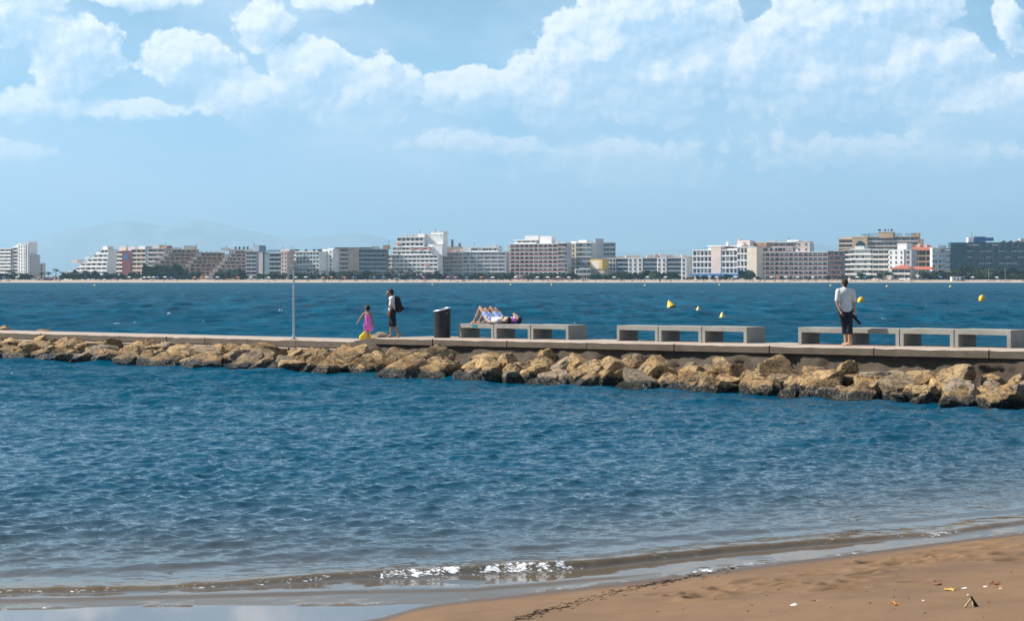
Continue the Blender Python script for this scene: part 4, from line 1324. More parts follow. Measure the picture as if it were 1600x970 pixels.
sf = s_of(739, -0.22)
sunbather('sunbather lying on the bench, nearer the bin, knees up in pale blue shorts', sf, -0.24, M_SKIN, M_WHITE, M_BLUE, .50, False)
sunbather('sunbather lying along the bench back in white top, head on purple bag', s_of(756, -0.58), -0.58, M_SKIN2, M_WHITE, M_BLUE, .50, True)
pbag = empty('cloth_bag', pp(s_of(800, -.42), -0.42, deck_z(sf) + BH + .02), -PA, label='purple patterned cloth bag used as a pillow on the bench', category='bag')
q_ = MB().capsule(V3(-.16, -.02, .07), .085, V3(.12, 0, .09), .095, 16, ((0, 1, 0), .6)); q_.capsule(V3(-.03, 0, .11), .07, V3(.08, 0, .12), .065, 14)
obj('sack', fuse('sack', q_, M_PURPLE, .012, 3), pbag)
q_ = MB(); limb(q_, [V3(-.26, -.06, .10), V3(-.33, -.07, .03), V3(-.26, -.08, .02), V3(-.15, -.08, .04)], [.012] * 4)
obj('strap', fuse('strap', q_, M_PURPLE, .008, 1), pbag)

#=CITY=
# ---------------------------------------------------------------- the resort on the far shore
YB = 1340.0
GZ = 1.5
W_WHITE = mat('white_render', (0.84, 0.82, 0.79), 0.9, 0.05, 0.15)
W_CREAM = mat('cream_render', (0.70, 0.60, 0.48), 0.9, 0.06, 0.15)
W_PINK = mat('pinkish_render', (0.66, 0.53, 0.47), 0.9, 0.06, 0.15)
W_GREY = mat('grey_render', (0.50, 0.49, 0.50), 0.9, 0.06, 0.15)
W_BEIGE = mat('beige_stone_cladding', (0.45, 0.37, 0.30), 0.9, 0.07, 0.2)
W_BROWN = mat('brown_brick', (0.36, 0.22, 0.15), 0.9, 0.1, 0.3)
W_TERR = mat('terracotta_edge', (0.60, 0.42, 0.32), 0.9, 0.1, 0.3)
W_MAROON = mat('maroon_panel', (0.20, 0.07, 0.075), 0.8, 0.1, 0.3)
W_TAN = mat('tan_hotel_render', (0.55, 0.40, 0.26), 0.9, 0.06, 0.2)
W_TEAL_SHADE = mat('shaded_teal_cladding', (0.035, 0.095, 0.125), 0.6, 0.12, 0.2)  # shade on the right-hand hotel's end wall and balconies put into the colour
W_DGREY = mat('dark_grey_render', (0.20, 0.21, 0.22), 0.85, 0.1, 0.2)
W_BLUEG = mat('blue_grey_cladding', (0.20, 0.27, 0.34), 0.7, 0.1, 0.2)
W_YEL = mat('yellow_facade', (0.72, 0.47, 0.13), 0.9, 0.06, 0.3)
W_ORANGE = mat('orange_awning', (0.75, 0.26, 0.15), 0.9, 0.1, 0.5)
W_ROOFR = mat('red_roof_tiles', (0.42, 0.13, 0.075), 0.9, 0.12, 1.5, 0.5, 4)
W_BLUE = mat('blue_awning', (0.03, 0.15, 0.40), 0.8, 0.1, 0.4)
G_DARK = glass_mat('dark_window_glass', (0.018, 0.027, 0.042))
G_MID = glass_mat('grey_window_glass', (0.07, 0.09, 0.115), 0.2)
G_BLUE = glass_mat('blue_window_glass', (0.03, 0.10, 0.22), 0.15)
G_PALE = glass_mat('pale_gallery_glass', (0.34, 0.46, 0.54), 0.15)
G_BLIND = mat('pale_blind', (0.66, 0.64, 0.60), 0.8, 0.05, 0.5)
G_TEAL = glass_mat('teal_glass', (0.06, 0.17, 0.21), 0.15)
M_IRON = mat('roof_iron', (0.05, 0.055, 0.06), 0.6, 0.2, 1.0)
rc = random.Random(21)
_wm = {}


def window_mesh(w_, h_):
    key = (round(w_, 2), round(h_, 2))
    if key not in _wm:
        mb = MB()
        mb.box(-w_ / 2, w_ / 2, -.05, .05, 0, h_, 0)
        mb.box(-.04, .04, -.09, -.052, 0, h_, 1)
        _wm[key] = (mb.mesh('window', [G_DARK, W_WHITE]), MB().box(-w_ / 2 - .12, w_ / 2 + .12, -.22, .05, -.14, -.003).mesh('sill', W_WHITE))
    return _wm[key]


class Building:
    def __init__(s, name, label, x0, x1, Y=YB, rot=0.0, ybase=437.2):
        s.Y = Y; s.k = Y / FP; s.c = math.cos(rot)
        s.xc = (x0 + x1) / 2
        s.root = empty(name, P(s.xc, Y, GZ), rot, label=label, category='building')
    def x(s, xp): return (xp - s.xc) * s.k / s.c
    def z(s, yp): return zrow(yp, s.Y) - GZ
    def part(s, name, mb, m, **kw):
        return obj(name, mb.mesh(name, m), s.root, **kw)
    def wall(s, x0, x1, yt, yb, m, d0=0.0, D=8.0, name='wall', roof=True, rm=None):
        a, b_, zt, zb = s.x(x0), s.x(x1), s.z(yt), s.z(yb)
        s.part(name, MB().box(a, b_, d0, d0 + D, max(zb, -2.0), zt), m)
        if roof:
            s.part('parapet', MB().box(a - .12, b_ + .12, d0 - .12, d0 + D + .1, zt + .003, zt + .45), rm or m)
    def balc(s, x0, x1, yt, yb, n, wm, rail, slab=None, glass=(G_DARK, G_DARK, G_MID, G_BLIND), bay=4.0, div=None, proj=2.0, d0=0.0, railh=0.95, roof=True, D=7.0, awn=0.0, awm=None):
        """a stretch of n storeys of balconies"""
        a, b_, zt, zb = s.x(x0), s.x(x1), s.z(yt), s.z(yb)
        slab = slab or wm
        s.part('wall', MB().box(a, b_, d0 + proj, d0 + proj + D, max(zb, -2.0), zt), wm)
        fh = (zt - zb) / n
        nb = max(1, round((b_ - a) / bay)); bw = (b_ - a) / nb
        for i in range(n):
            z0 = zb + i * fh
            bo = s.part('balcony', MB().box(a - .05, b_ + .05, d0, d0 + proj - .004, z0 - .16, z0 + .16), slab)
            obj('railing', MB().box(a - .05, b_ + .05, d0, d0 + .14, z0 + .162, z0 + .16 + railh * min(1, fh / 3)).mesh('railing', rail), bo)
            gl = MB()
            for j in range(nb):
                for h_ in range(2):
                    xa = a + j * bw + bw * (.08 + .44 * h_); xb = xa + bw * .40
                    gl.box(xa, xb, d0 + proj - .10, d0 + proj + .05, z0 + .2, z0 + fh * .80, rc.choice(range(len(glass))))
            s.part('window_band', gl, list(glass))
            if awn and rc.random() < 3:
                for j in range(nb):
                    if rc.random() < awn:
                        xa = a + j * bw + .15; z1 = z0 + fh * .93
                        aw = MB().add([V3(xa, d0 + proj - .15, z1), V3(xa + bw * .85, d0 + proj - .15, z1), V3(xa + bw * .85, d0 - .7, z1 - 1.0), V3(xa, d0 - .7, z1 - 1.0),
                                       V3(xa, d0 + proj - .15, z1 - .12), V3(xa + bw * .85, d0 + proj - .15, z1 - .12), V3(xa + bw * .85, d0 - .7, z1 - 1.35), V3(xa, d0 - .7, z1 - 1.35)],
                                      [(0, 3, 2, 1), (4, 5, 6, 7), (0, 1, 5, 4), (1, 2, 6, 5), (2, 3, 7, 6), (3, 0, 4, 7)])
                        s.part('awning', aw, awm or W_ORANGE)
        if div is not None:
            for j in range(nb + 1):
                xm = a + j * bw
                s.part('divider', MB().box(xm - .14, xm + .14, d0 + .15, d0 + proj + .02, zb + .17, zt - .01), div)
        if roof:
            s.part('roof_slab', MB().box(a - .15, b_ + .15, d0 - .1, d0 + proj + D, zt + .003, zt + .5), slab)
    def punch(s, x0, x1, yt, yb, rows, cols, wm, w_=1.3, h_=1.5, d0=0.0, D=8.0, roof=True, rm=None):
        s.wall(x0, x1, yt, yb, wm, d0, D, roof=roof, rm=rm)
        a, b_, zt, zb = s.x(x0), s.x(x1), s.z(yt), s.z(yb)
        fh = (zt - zb) / rows
        me, sill_me = window_mesh(w_, h_)
        for i in range(rows):
            for j in range(cols):
                o = obj('window', me, s.root)
                o.location = (a + (b_ - a) * (j + .5) / cols, d0 - .002, zb + i * fh + (fh - h_) * .5)
                obj('sill', sill_me, o)
    def box(s, x0, x1, yt, yb, m, d0=3.0, D=6.0, name='roof_house'):
        s.part(name, MB().box(s.x(x0), s.x(x1), d0, d0 + D, s.z(yb), s.z(yt)), m)
    def antenna(s, xp, yt, yb, d0=5.0):
        x_ = s.x(xp); z0, z1 = s.z(yb), s.z(yt)
        mb = MB().tube((x_, d0, z0 - .3), (x_, d0, z1), .11, .08, 6)
        mb.tube((x_ - .7, d0, z1 - .5), (x_ + .7, d0, z1 - .5), .06, .06, 5).tube((x_ - .5, d0, z1 - 1.1), (x_ + .5, d0, z1 - 1.1), .06, .06, 5)
        s.part('antenna', mb, M_IRON)
    def chimney(s, xp, yt, yb, d0=4.0, m=None, w_=.9):
        x_ = s.x(xp)
        s.part('chimney', MB().box(x_ - w_, x_ + w_, d0, d0 + 1.4, s.z(yb) - .2, s.z(yt)).box(x_ - w_ - .2, x_ + w_ + .2, d0 - .2, d0 + 1.6, s.z(yt) + .003, s.z(yt) + .35), m or W_WHITE)
    def text(s, txt, x0, x1, yb, size, m, d0=1.0, space=1.0):
        cu = bpy.data.curves.new('sign_letters', 'FONT')
        cu.body = txt; cu.size = size; cu.extrude = .12; cu.space_character = space; cu.align_x = 'LEFT'
        t = bpy.data.objects.new('tmp', cu); C.objects.link(t)
        dg = bpy.context.evaluated_depsgraph_get(); dg.update()
        me = bpy.data.meshes.new_from_object(t.evaluated_get(dg)); bpy.data.objects.remove(t)
        me.materials.clear(); me.materials.append(m)
        o = obj('sign_letters', me, s.root)
        xs_ = [v.co.x for v in me.vertices]
        wd = max(xs_) - min(xs_)
        o.scale = ((s.x(x1) - s.x(x0)) / wd, 1, 1)
        o.rotation_euler = (R(90), 0, 0)
        o.location = (s.x(x0), d0, s.z(yb))


GW = (G_DARK, G_DARK, G_MID, G_BLIND)
GP = (G_PALE, G_PALE, G_DARK, G_MID, G_BLIND)
GB = (G_BLUE, G_BLUE, G_DARK, G_BLIND)

b = Building('apartment_tower', 'white apartment tower with dark stair strip at the far left edge', -22, 53, rot=R(-30))
b.balc(-22, 17, 389, 437, 9, W_WHITE, W_WHITE, div=None, glass=GW)
b.balc(17, 30, 387, 437, 9, W_WHITE, W_GREY, glass=GW, d0=1.2)
b.punch(30, 44, 383, 437, 10, 3, W_WHITE, .9, 1.1)
b.wall(44, 46.3, 379, 437, W_GREY, .8); b.wall(46.3, 50, 379, 437, W_WHITE, .3)
b.part('stair_strip', MB().box(b.x(48.0), b.x(49.6), .15, .34, 0, b.z(380.5)), W_BLUEG)
b.punch(50, 53.5, 399, 437, 8, 1, W_GREY, .8, 1.2, 1.0)
b.box(18, 30, 384, 387.5, W_WHITE); b.antenna(18, 378, 385); b.antenna(39, 376, 383); b.chimney(22, 381.5, 384); b.chimney(26, 381.5, 384)
b = Building('low_apartment_block', 'low hazy bluish block beside the far left white tower', 53, 67, YB + 60)
b.punch(53.5, 67, 413, 437, 5, 3, W_GREY)
b.box(58, 66, 411, 413, W_GREY)

b = Building('stepped_apartment_block', 'white apartment block with stepped terraces climbing to the right', 90, 171, rot=R(-34))
for i, xl in enumerate((90, 97, 113, 122, 134, 144, 157)):
    yb_ = 437 - i * 6.6
    b.balc(xl, 171, yb_ - 6.6, yb_, 1, W_WHITE, W_WHITE, bay=5, div=W_WHITE, glass=GW, d0=0.35 * i, roof=(i == 6))
b.box(102, 113, 406.8, 410.5, W_PINK); b.box(101, 114, 405.6, 406.7, W_GREY, name='canopy'); b.box(160, 168, 385, 390, W_WHITE); b.chimney(128, 402, 404.6)
b.antenna(150, 388, 393); b.box(148, 156, 394, 397.2, W_WHITE)

b = Building('hotel_block', 'hotel with a tall maroon panel bearing a small blue emblem', 170, 262, YB + 26, rot=R(-28))
b.balc(171, 188, 392, 437, 7, W_CREAM, W_WHITE, glass=(G_DARK, G_DARK, G_MID), proj=1.8)
b.wall(188.5, 204, 392.5, 437, W_MAROON, -.5)
em = MB().lathe([(0.02, 0), (2.0, 0), (2.0, .12), (0.02, .12)], 14, Matrix.Translation((b.x(196.5), -.52, b.z(401.5))) @ Matrix.Rotation(R(90), 4, 'X'))
b.part('emblem', em, W_BLUE)
b.balc(204, 229, 390, 437, 7, W_PINK, W_CREAM, glass=GW, div=W_CREAM)
b.wall(229, 233.5, 386.5, 437, W_BLUEG, .2)
b.balc(233.5, 262, 389, 437, 7, W_PINK, W_GREY, glass=GW)
b.box(178, 190, 384.6, 391.4, W_CREAM); b.box(194, 205, 385.5, 392, W_WHITE); b.box(212, 223, 384.4, 389.3, W_WHITE); b.box(236, 248, 383, 388.4, W_GREY); b.box(251, 261, 384, 388.4, W_BROWN)
b.antenna(189, 382, 386); b.antenna(256, 379, 384)


def terraces(b, lefts, xr, y0, fh, rail, wm):
    for i, xl in enumerate(lefts):
        yb_ = y0 - i * fh
        b.balc(xl, xr, yb_ - fh, yb_, 1, wm, rail, slab=W_TERR, glass=(G_DARK, G_MID, G_BLIND, G_MID), bay=3.6, div=W_CREAM, d0=.45 * i, roof=(i == len(lefts) - 1))
        for j in range(2):      # sunlit white party walls on the open terraces
            x_ = xl + 1.5 + j * 4
            b.part('terrace_wall', MB().box(b.x(x_), b.x(x_) + 1.2, .45 * i + .2, .45 * i + 1.6, b.z(yb_) + .2, b.z(yb_) + 2.0), W_WHITE)


b = Building('terraced_hotel', 'brown terraced hotel, first of the three stepping down leftward', 221, 305, YB - 2, rot=R(-4))
terraces(b, (221, 226, 231, 236, 241, 247, 253, 259), 305, 436, 5.7, W_BROWN, W_BROWN)
b.box(286, 303, 383.8, 390.4, W_CREAM); b.antenna(305, 381, 390); [b.chimney(x_, 387.6, 390.4, w_=.5, m=W_GREY) for x_ in (266, 270, 274, 279)]
b = Building('terraced_hotel', 'brown terraced hotel, low middle one of the three', 286, 346, YB - 9, rot=R(-4))
terraces(b, (286, 286, 287, 288, 292, 298, 304), 346, 436, 5.8, W_BROWN, W_BROWN)
[b.chimney(x_, 393.2, 395.2, w_=.5, m=W_GREY) for x_ in (312, 320, 328, 336)]
b = Building('terraced_hotel', 'brown terraced hotel, last of the three, with pale left-hand terraces', 321, 402, YB - 16, rot=R(-4))
terraces(b, (321, 326, 331, 336, 341, 346, 351, 357), 385, 436.5, 5.6, W_TERR, W_BROWN)
b.balc(384, 401, 394, 437, 7, W_GREY, W_WHITE, glass=(G_DARK,), d0=-1, proj=2.2)
b.box(343, 355, 387, 391.6, W_WHITE); b.box(356, 394, 389.2, 392.5, W_PINK); b.box(394, 404, 383, 393, W_WHITE, D=8); b.box(404.1, 412, 383.6, 394, W_BLUEG)
b.antenna(351, 383.5, 387); b.antenna(395, 380, 383.2); [b.chimney(x_, 386.2, 389.2, w_=.5, m=M_IRON) for x_ in (366, 372, 379, 385)]

b = Building('sign_hotel', 'grey hotel carrying dark roof lettering between terraced hotel and glazed block', 402, 452, rot=R(-30))
b.wall(401.5, 409, 394.5, 437, W_GREY); b.wall(409, 420, 396, 437, W_BLUEG, .5)
b.balc(420, 440, 396, 437, 6, W_GREY, W_BLUEG, glass=(G_DARK, G_DARK, G_MID), bay=4)
b.punch(440, 450, 393.5, 437, 7, 2, W_PINK, 1.3, 1.3)
b.text('O.MARITIM', 414, 436.5, 394.2, 2.6, M_IRON)
b.box(437, 450, 389.5, 393.4, W_PINK); b.box(449.5, 458, 389.6, 392.2, W_DGREY); b.antenna(436.5, 384, 390); b.antenna(451.5, 383.8, 390)

b = Building('glazed_apartment_block', 'white apartment block with pale blue glazed galleries behind the lamp pole', 450, 500, rot=R(-34))
b.balc(450, 461, 393.5, 437, 7, W_WHITE, W_WHITE, glass=(G_PALE, G_PALE, G_BLIND))
b.balc(461, 500, 394, 437, 7, W_WHITE, G_PALE, slab=W_WHITE, glass=GP, bay=3.2, div=W_WHITE)
[b.chimney(x_, 390.3, 393, w_=.55, m=M_IRON) for x_ in (471, 485, 492, 496)]
b = Building('plain_apartment_block', 'plain white block with three columns of small windows', 500, 521, rot=R(-36))
b.punch(500.3, 520.5, 390.5, 437, 7, 3, W_WHITE, 1.5, 1.5)
b.box(508, 517, 388.4, 390.3, W_WHITE)
b = Building('grey_hotel', 'grey-beige hotel with a plain tower panel and shaded balconies', 520, 606, rot=R(-6))
b.balc(521, 543, 389, 437, 7, W_BEIGE, W_CREAM, glass=(G_DARK, G_TEAL, G_DARK), proj=2)
b.wall(543, 561, 388, 437, W_BEIGE, -.2)
b.part('emblem', MB().box(b.x(547), b.x(551), -.33, -.21, b.z(403), b.z(396)).box(b.x(548), b.x(550), -.40, -.34, b.z(401.5), b.z(397.5)), W_GREY)
b.balc(561, 604, 390, 437, 7, W_DGREY, W_BLUEG, slab=W_GREY, glass=(G_DARK, G_DARK, G_TEAL), bay=3.4, div=W_DGREY, proj=2.2)  # shadow on these balconies put into the dark grey wall colour
b.part('roof_garden', MB().box(b.x(522), b.x(580), 1, 8, b.z(388.4), b.z(386.6)), mat('roof_planting', (.03, .06, .04), .9, .3, .4))
b.box(580, 590, 384.4, 389, W_GREY); b.box(597, 607, 383, 389.4, W_TAN); b.antenna(606, 375, 383)

b = Building('tall_white_block', 'tall white stepped apartment block with orange awnings', 602, 690, rot=R(-24))
b.balc(603, 684, 399, 437, 6, W_WHITE, W_WHITE, glass=GW, bay=3.35, div=W_WHITE, proj=1.8, awn=.04)
b.balc(611, 674, 386.5, 398.6, 2, W_WHITE, W_WHITE, glass=GW, bay=3.35, div=W_WHITE, proj=1.8, d0=1, awn=.12)
b.balc(617, 660, 371, 386.2, 2, W_WHITE, W_WHITE, glass=GW, bay=3.35, div=W_WHITE, proj=1.8, d0=2, awn=.12)
b.wall(665, 688.5, 382.5, 400, W_WHITE, 3.2); b.wall(655.5, 687, 367, 382.2, W_WHITE, 6); b.wall(667, 686.5, 362.5, 367, W_WHITE, 7)
b.box(650, 661, 364.8, 371, W_WHITE); [b.chimney(x_, 366.8, 369.8, w_=.6, m=W_PINK) for x_ in (630, 639.5, 645)]
b.antenna(651, 358.5, 365); b.antenna(676, 357, 362.6); b.antenna(685.5, 360, 363)
b = Building('brown_tower', 'maroon brick tower rising behind the tall white block', 687, 722, YB + 70)
b.wall(687.5, 694, 367, 437, W_BROWN); b.wall(694, 698, 373, 437, W_BROWN, .5); b.wall(698, 722, 386, 437, W_PINK, 1)
b.chimney(706.5, 375, 386, m=W_BROWN); b.chimney(718, 380.5, 386, m=W_BROWN)

b = Building('long_glazed_block', 'long low-roofed apartment block with continuous glazed balconies', 683, 790, rot=R(-20))
b.balc(683, 692, 394.5, 437, 7, W_CREAM, W_WHITE, glass=GP)
b.balc(692, 722, 394.5, 437, 7, W_WHITE, W_BROWN, slab=W_WHITE, glass=(G_PALE, G_PALE, G_MID), bay=3.6, d0=.2)
b.balc(722, 789, 394.5, 437, 7, W_GREY, W_GREY, slab=W_WHITE, glass=GP, bay=5.2, div=W_WHITE, d0=.4)
b.box(707, 716, 389, 394, W_CREAM); b.box(721, 733, 386.5, 394, W_WHITE); b.balc(734, 776, 387, 394, 1, W_WHITE, W_WHITE, glass=GW, d0=3, bay=4); b.box(758, 775, 384.5, 386.7, W_GREY, d0=6); b.chimney(770, 382.5, 385)
b.antenna(737, 378, 386); b.part('pitched_roof', MB().add([V3(b.x(694), 4, b.z(394)), V3(b.x(714), 4, b.z(394)), V3(b.x(714), 10, b.z(394)), V3(b.x(694), 10, b.z(394)), V3(b.x(704), 7, b.z(391))], [(0, 1, 4), (1, 2, 4), (2, 3, 4), (3, 0, 4), (3, 2, 1, 0)]), W_ROOFR)

b = Building('maroon_banded_block', 'white apartment block with maroon balcony bands and a stepped penthouse', 791, 883, rot=R(-30))
b.wall(791, 797.5, 384, 437, W_BEIGE, 3)
b.balc(797, 870, 381.5, 437, 9, W_WHITE, W_MAROON, slab=W_WHITE, glass=GW, bay=3.6, div=W_WHITE)
b.balc(870, 883, 380.5, 437, 9, W_GREY, W_MAROON, slab=W_WHITE, glass=(G_PALE, G_DARK), bay=3.0)
b.balc(800, 834, 375.2, 381, 1, W_WHITE, W_WHITE, glass=GW, d0=3, roof=True); b.box(817, 838, 368, 375, W_WHITE, D=5); b.box(840, 858, 369, 381, W_WHITE); b.chimney(866, 377, 380.4, m=W_GREY)
b = Building('windowed_block', 'white block with two columns of windows beside glazed balconies', 883, 923, rot=R(-30))
b.punch(883.5, 900, 381, 437, 8, 2, W_CREAM, 1.3, 1.7)
b.balc(900, 922.5, 380, 437, 8, W_GREY, W_DGREY, slab=W_WHITE, glass=GP, bay=3.4)
b.box(888, 897, 377, 381, W_WHITE); b.box(901, 913, 375, 379.7, W_WHITE)
b = Building('grey_tower_block', 'grey block with a blank stair tower behind the yellow house', 923, 963, YB + 20)
b.wall(922.5, 935, 381, 437, W_GREY, 2); b.wall(930, 943, 374, 437, W_GREY, .5); b.balc(943, 962, 380, 437, 8, W_GREY, W_GREY, glass=(G_DARK, G_TEAL), bay=3.6)
b = Building('yellow_house', 'small bright yellow-fronted house with a beige ground floor', 922, 944, YB - 14, rot=R(-36))
b.wall(922.5, 941, 406, 420.5, W_YEL); b.wall(924, 943, 420.7, 437, W_BEIGE, .4, roof=False); b.part('pale_panel', MB().box(b.x(925), b.x(937), -.1, -.004, b.z(420), b.z(407)), W_CREAM)
b = Building('low_restaurant', 'low white restaurant with flat roofs left of the yellow house', 898, 924, YB - 20)
b.balc(899, 923, 421, 437, 2, W_WHITE, W_WHITE, glass=(G_DARK, G_MID), d0=0, bay=3); b.box(906, 921, 418.8, 421, W_WHITE)

b = Building('low_white_hotel', 'low white hotel alternating dark balconies and small windows', 943, 1072, YB - 6, rot=R(-24))
segs = [(944, 953.5, 'b'), (953.5, 963, 'p2'), (963, 982, 'b'), (982, 1004, 'p3'), (1004, 1026, 'b'), (1026, 1040, 'p2'), (1040, 1062, 'b'), (1062, 1070, 'p1')]
for x0, x1, kd in segs:
    if kd == 'b': b.balc(x0, x1, 404, 437, 5, W_DGREY, W_BLUEG if x0 > 950 else W_WHITE, slab=W_WHITE if x0 < 1000 else W_GREY, glass=(G_DARK, G_DARK, G_TEAL), d0=.3)
    else: b.punch(x0, x1, 403.5, 437, 5, int(kd[1]), W_WHITE, 1.7, 1.7)
b = Building('roofscape_houses', 'jumble of low cream roof houses behind the low white hotel', 960, 1086, YB + 90)
b.wall(960, 1070, 404, 437, W_CREAM, 0); b.punch(1068, 1086, 402, 437, 5, 3, W_CREAM)
for x0, x1, yt in ((962, 975, 400.5), (978, 1001, 399), (1011, 1022, 399), (1024, 1030, 397.5), (1031, 1041, 396.5), (1043, 1052, 398), (1054, 1064, 399.5), (1066, 1073, 398.5), (1075, 1083, 400)):
    b.box(x0, x1, yt, 404.5, rc.choice((W_CREAM, W_TERR, W_WHITE, W_PINK)))

b = Building('blue_awning_hotel', 'white hotel with blue windows and a blue awning along its foot', 1084, 1178, YB - 4, rot=R(-40))
b.balc(1085.5, 1113, 391, 428, 4, W_WHITE, W_WHITE, glass=GB, bay=3.2, div=W_WHITE, railh=.5)
b.wall(1113, 1127, 386, 437, W_PINK, -.4)
b.balc(1127, 1150, 391, 428, 4, W_WHITE, W_WHITE, glass=GB, bay=3.2, div=W_WHITE, railh=.5); b.balc(1150, 1164, 387, 428, 4, W_WHITE, W_WHITE, glass=GB, bay=3.2, div=W_WHITE, railh=.5, d0=-.3)
b.wall(1164, 1177.5, 387, 437, W_CREAM, -.2)
b.balc(1102, 1150, 384.5, 390.6, 1, W_WHITE, W_WHITE, glass=GW, d0=5, bay=3.4)
b.box(1142, 1160, 376, 384, W_PINK, d0=7); b.chimney(1131, 378, 384); b.chimney(1148, 374, 376, m=W_PINK); b.box(1160, 1178, 379, 387, W_BROWN, d0=12)
b.part('awning', MB().box(b.x(1076), b.x(1166), -6, -.5, b.z(430.5), b.z(427.5)), W_BLUE)
for x_ in range(1080, 1166, 8): b.part('pillar', MB().box(b.x(x_) - .25, b.x(x_) + .25, -5.6, -5.1, 0, b.z(430.6)), W_WHITE)

b = Building('maroon_white_block', 'long white block with maroon balcony bands and a white penthouse, left of the man', 1176, 1310, rot=R(-26))
b.balc(1177, 1289, 394.5, 437, 6, W_WHITE, W_MAROON, slab=W_WHITE, glass=GP, bay=3.5, div=W_WHITE)
b.balc(1289, 1309, 393.5, 437, 6, W_DGREY, W_MAROON, slab=W_BROWN, glass=(G_PALE, G_DARK), bay=3.0)
b.balc(1178, 1236, 385.5, 394, 1, W_WHITE, W_MAROON, glass=GW, d0=2, bay=3.5, roof=False); b.balc(1185, 1241, 378.5, 385.2, 1, W_WHITE, W_MAROON, glass=GP, d0=3, bay=4)
b.punch(1241, 1261.5, 378, 394, 2, 2, W_PINK, 1.4, 1.6, 3.5); b.part('glass_lift', MB().box(b.x(1261.6), b.x(1265), 5, 8, b.z(394), b.z(381)), G_PALE)
b.box(1227, 1244, 374.5, 378, W_WHITE, d0=6); b.box(1198, 1209, 376, 378.2, W_TERR, d0=6); b.antenna(1230, 370, 375); b.box(1305, 1309, 391.5, 393.2, W_WHITE)

b = Building('tan_sign_hotel', 'tan hotel with roof lettering standing behind the others', 1313, 1436, YB + 110, rot=R(-22))
b.balc(1314, 1335, 374, 437, 9, W_TAN, W_CREAM, glass=(G_DARK,), bay=5, d0=-1)
b.wall(1335, 1357, 371, 437, W_TAN, -1.2); b.balc(1357, 1430, 370.5, 437, 9, W_TAN, W_GREY, slab=W_TAN, glass=(G_DARK, G_TEAL), bay=6.5, div=W_TAN)
b.wall(1430, 1435, 375, 437, W_TAN, .5); b.wall(1373, 1394, 363.5, 372, W_TAN, -.8); b.box(1420, 1430, 364.3, 370, W_TAN); b.box(1316, 1350, 370.6, 373.8, W_CREAM, d0=1); b.box(1335, 1357, 368.6, 370.8, W_CREAM, d0=2)
ar = MB().lathe([(.02, 0), (3.6, 0), (3.6, .25), (.02, .25)], 18, Matrix.Translation((b.x(1347), -1.22, b.z(384))) @ Matrix.Rotation(R(90), 4, 'X')).box(b.x(1347) - 3.6, b.x(1347) + 3.6, -1.47, -1.225, b.z(391), b.z(384))
b.part('arched_window', ar, G_DARK)
b.text('HABOTO', 1348, 1373, 368.8, 3.0, M_IRON, 1.0); b.text('NGEN', 1394.5, 1406, 368.8, 3.0, M_IRON, 1.0); b.text('PARK', 1411, 1427, 368.8, 3.0, M_IRON, 1.0)
for x_, w_ in ((1374, .9), (1382, .6), (1386.5, .3), (1391.5, .8)):
    b.part('roof_unit', MB().box(b.x(x_) - w_, b.x(x_) + w_, .4, 1.4, b.z(361.0), b.z(358.2)).tube((b.x(x_), .9, b.z(363.4)), (b.x(x_), .9, b.z(360.9)), .12, .12, 6), M_IRON)
b = Building('white_front_block', 'white apartment block with rounded balcony end and stair tower', 1309, 1415, YB - 4, rot=R(-38))
b.punch(1309.5, 1322, 392, 437, 6, 2, W_WHITE, 1.2, 1.5); b.balc(1322, 1333, 391, 437, 6, W_PINK, W_WHITE, glass=GW, bay=4, d0=.4)
b.balc(1333, 1362, 390, 437, 6, W_WHITE, W_WHITE, glass=(G_BLIND, G_DARK, G_MID, G_BLIND), bay=3.2, d0=-.6)
b.balc(1362, 1384, 390.5, 437, 6, W_WHITE, W_CREAM, glass=(G_DARK, G_MID), bay=4, d0=.2); b.punch(1384, 1405, 391, 437, 6, 3, W_WHITE, 1.3, 1.6, .6); b.punch(1405, 1414.5, 391, 437, 6, 1, W_GREY, 2.2, 2.0, 1.2)
b.wall(1395, 1407.5, 381.5, 391, W_WHITE, 2); b.box(1336, 1349, 384, 390, W_GREY)
b = Building('red_roofed_block', 'brown apartment block with red tiled roofs right of the white stair tower', 1412, 1457, YB + 12, rot=R(-25))
b.balc(1413, 1456, 391, 437, 5, W_TAN, W_BROWN, slab=W_TAN, glass=(G_DARK, G_DARK, G_MID), bay=5, div=W_TAN, roof=False, D=10)
b.part('roof', MB().add([V3(b.x(1411), -1, b.z(391)), V3(b.x(1457), -1, b.z(391)), V3(b.x(1457), 13, b.z(391)), V3(b.x(1411), 13, b.z(391)), V3(b.x(1428), 6, b.z(382)), V3(b.x(1446), 6, b.z(382))], [(0, 1, 5, 4), (1, 2, 5), (2, 3, 4, 5), (3, 0, 4), (3, 2, 1, 0)]), W_ROOFR)
for x_ in (1422, 1434, 1444): b.chimney(x_, 381, 387, d0=3)
b = Building('villa', 'low villa with a terracotta hip roof near the beach', 1388, 1421, YB - 40, rot=R(-30))
b.balc(1393, 1420, 420, 437, 2, W_CREAM, W_WHITE, glass=(G_DARK, G_MID), bay=4, roof=False, D=9); b.part('roof', MB().add([V3(b.x(1391), -1, b.z(420)), V3(b.x(1422), -1, b.z(420)), V3(b.x(1422), 11, b.z(420)), V3(b.x(1391), 11, b.z(420)), V3(b.x(1404), 5, b.z(414)), V3(b.x(1412), 5, b.z(414))], [(0, 1, 5, 4), (1, 2, 5), (2, 3, 4, 5), (3, 0, 4), (3, 2, 1, 0)]), W_ROOFR)
b.box(1383, 1398, 430, 437.5, W_CREAM, d0=-6, D=5, name='annex')
b = Building('villa', 'low white villa with a bright red gabled roof', 1422, 1456, YB - 34, rot=R(-30))
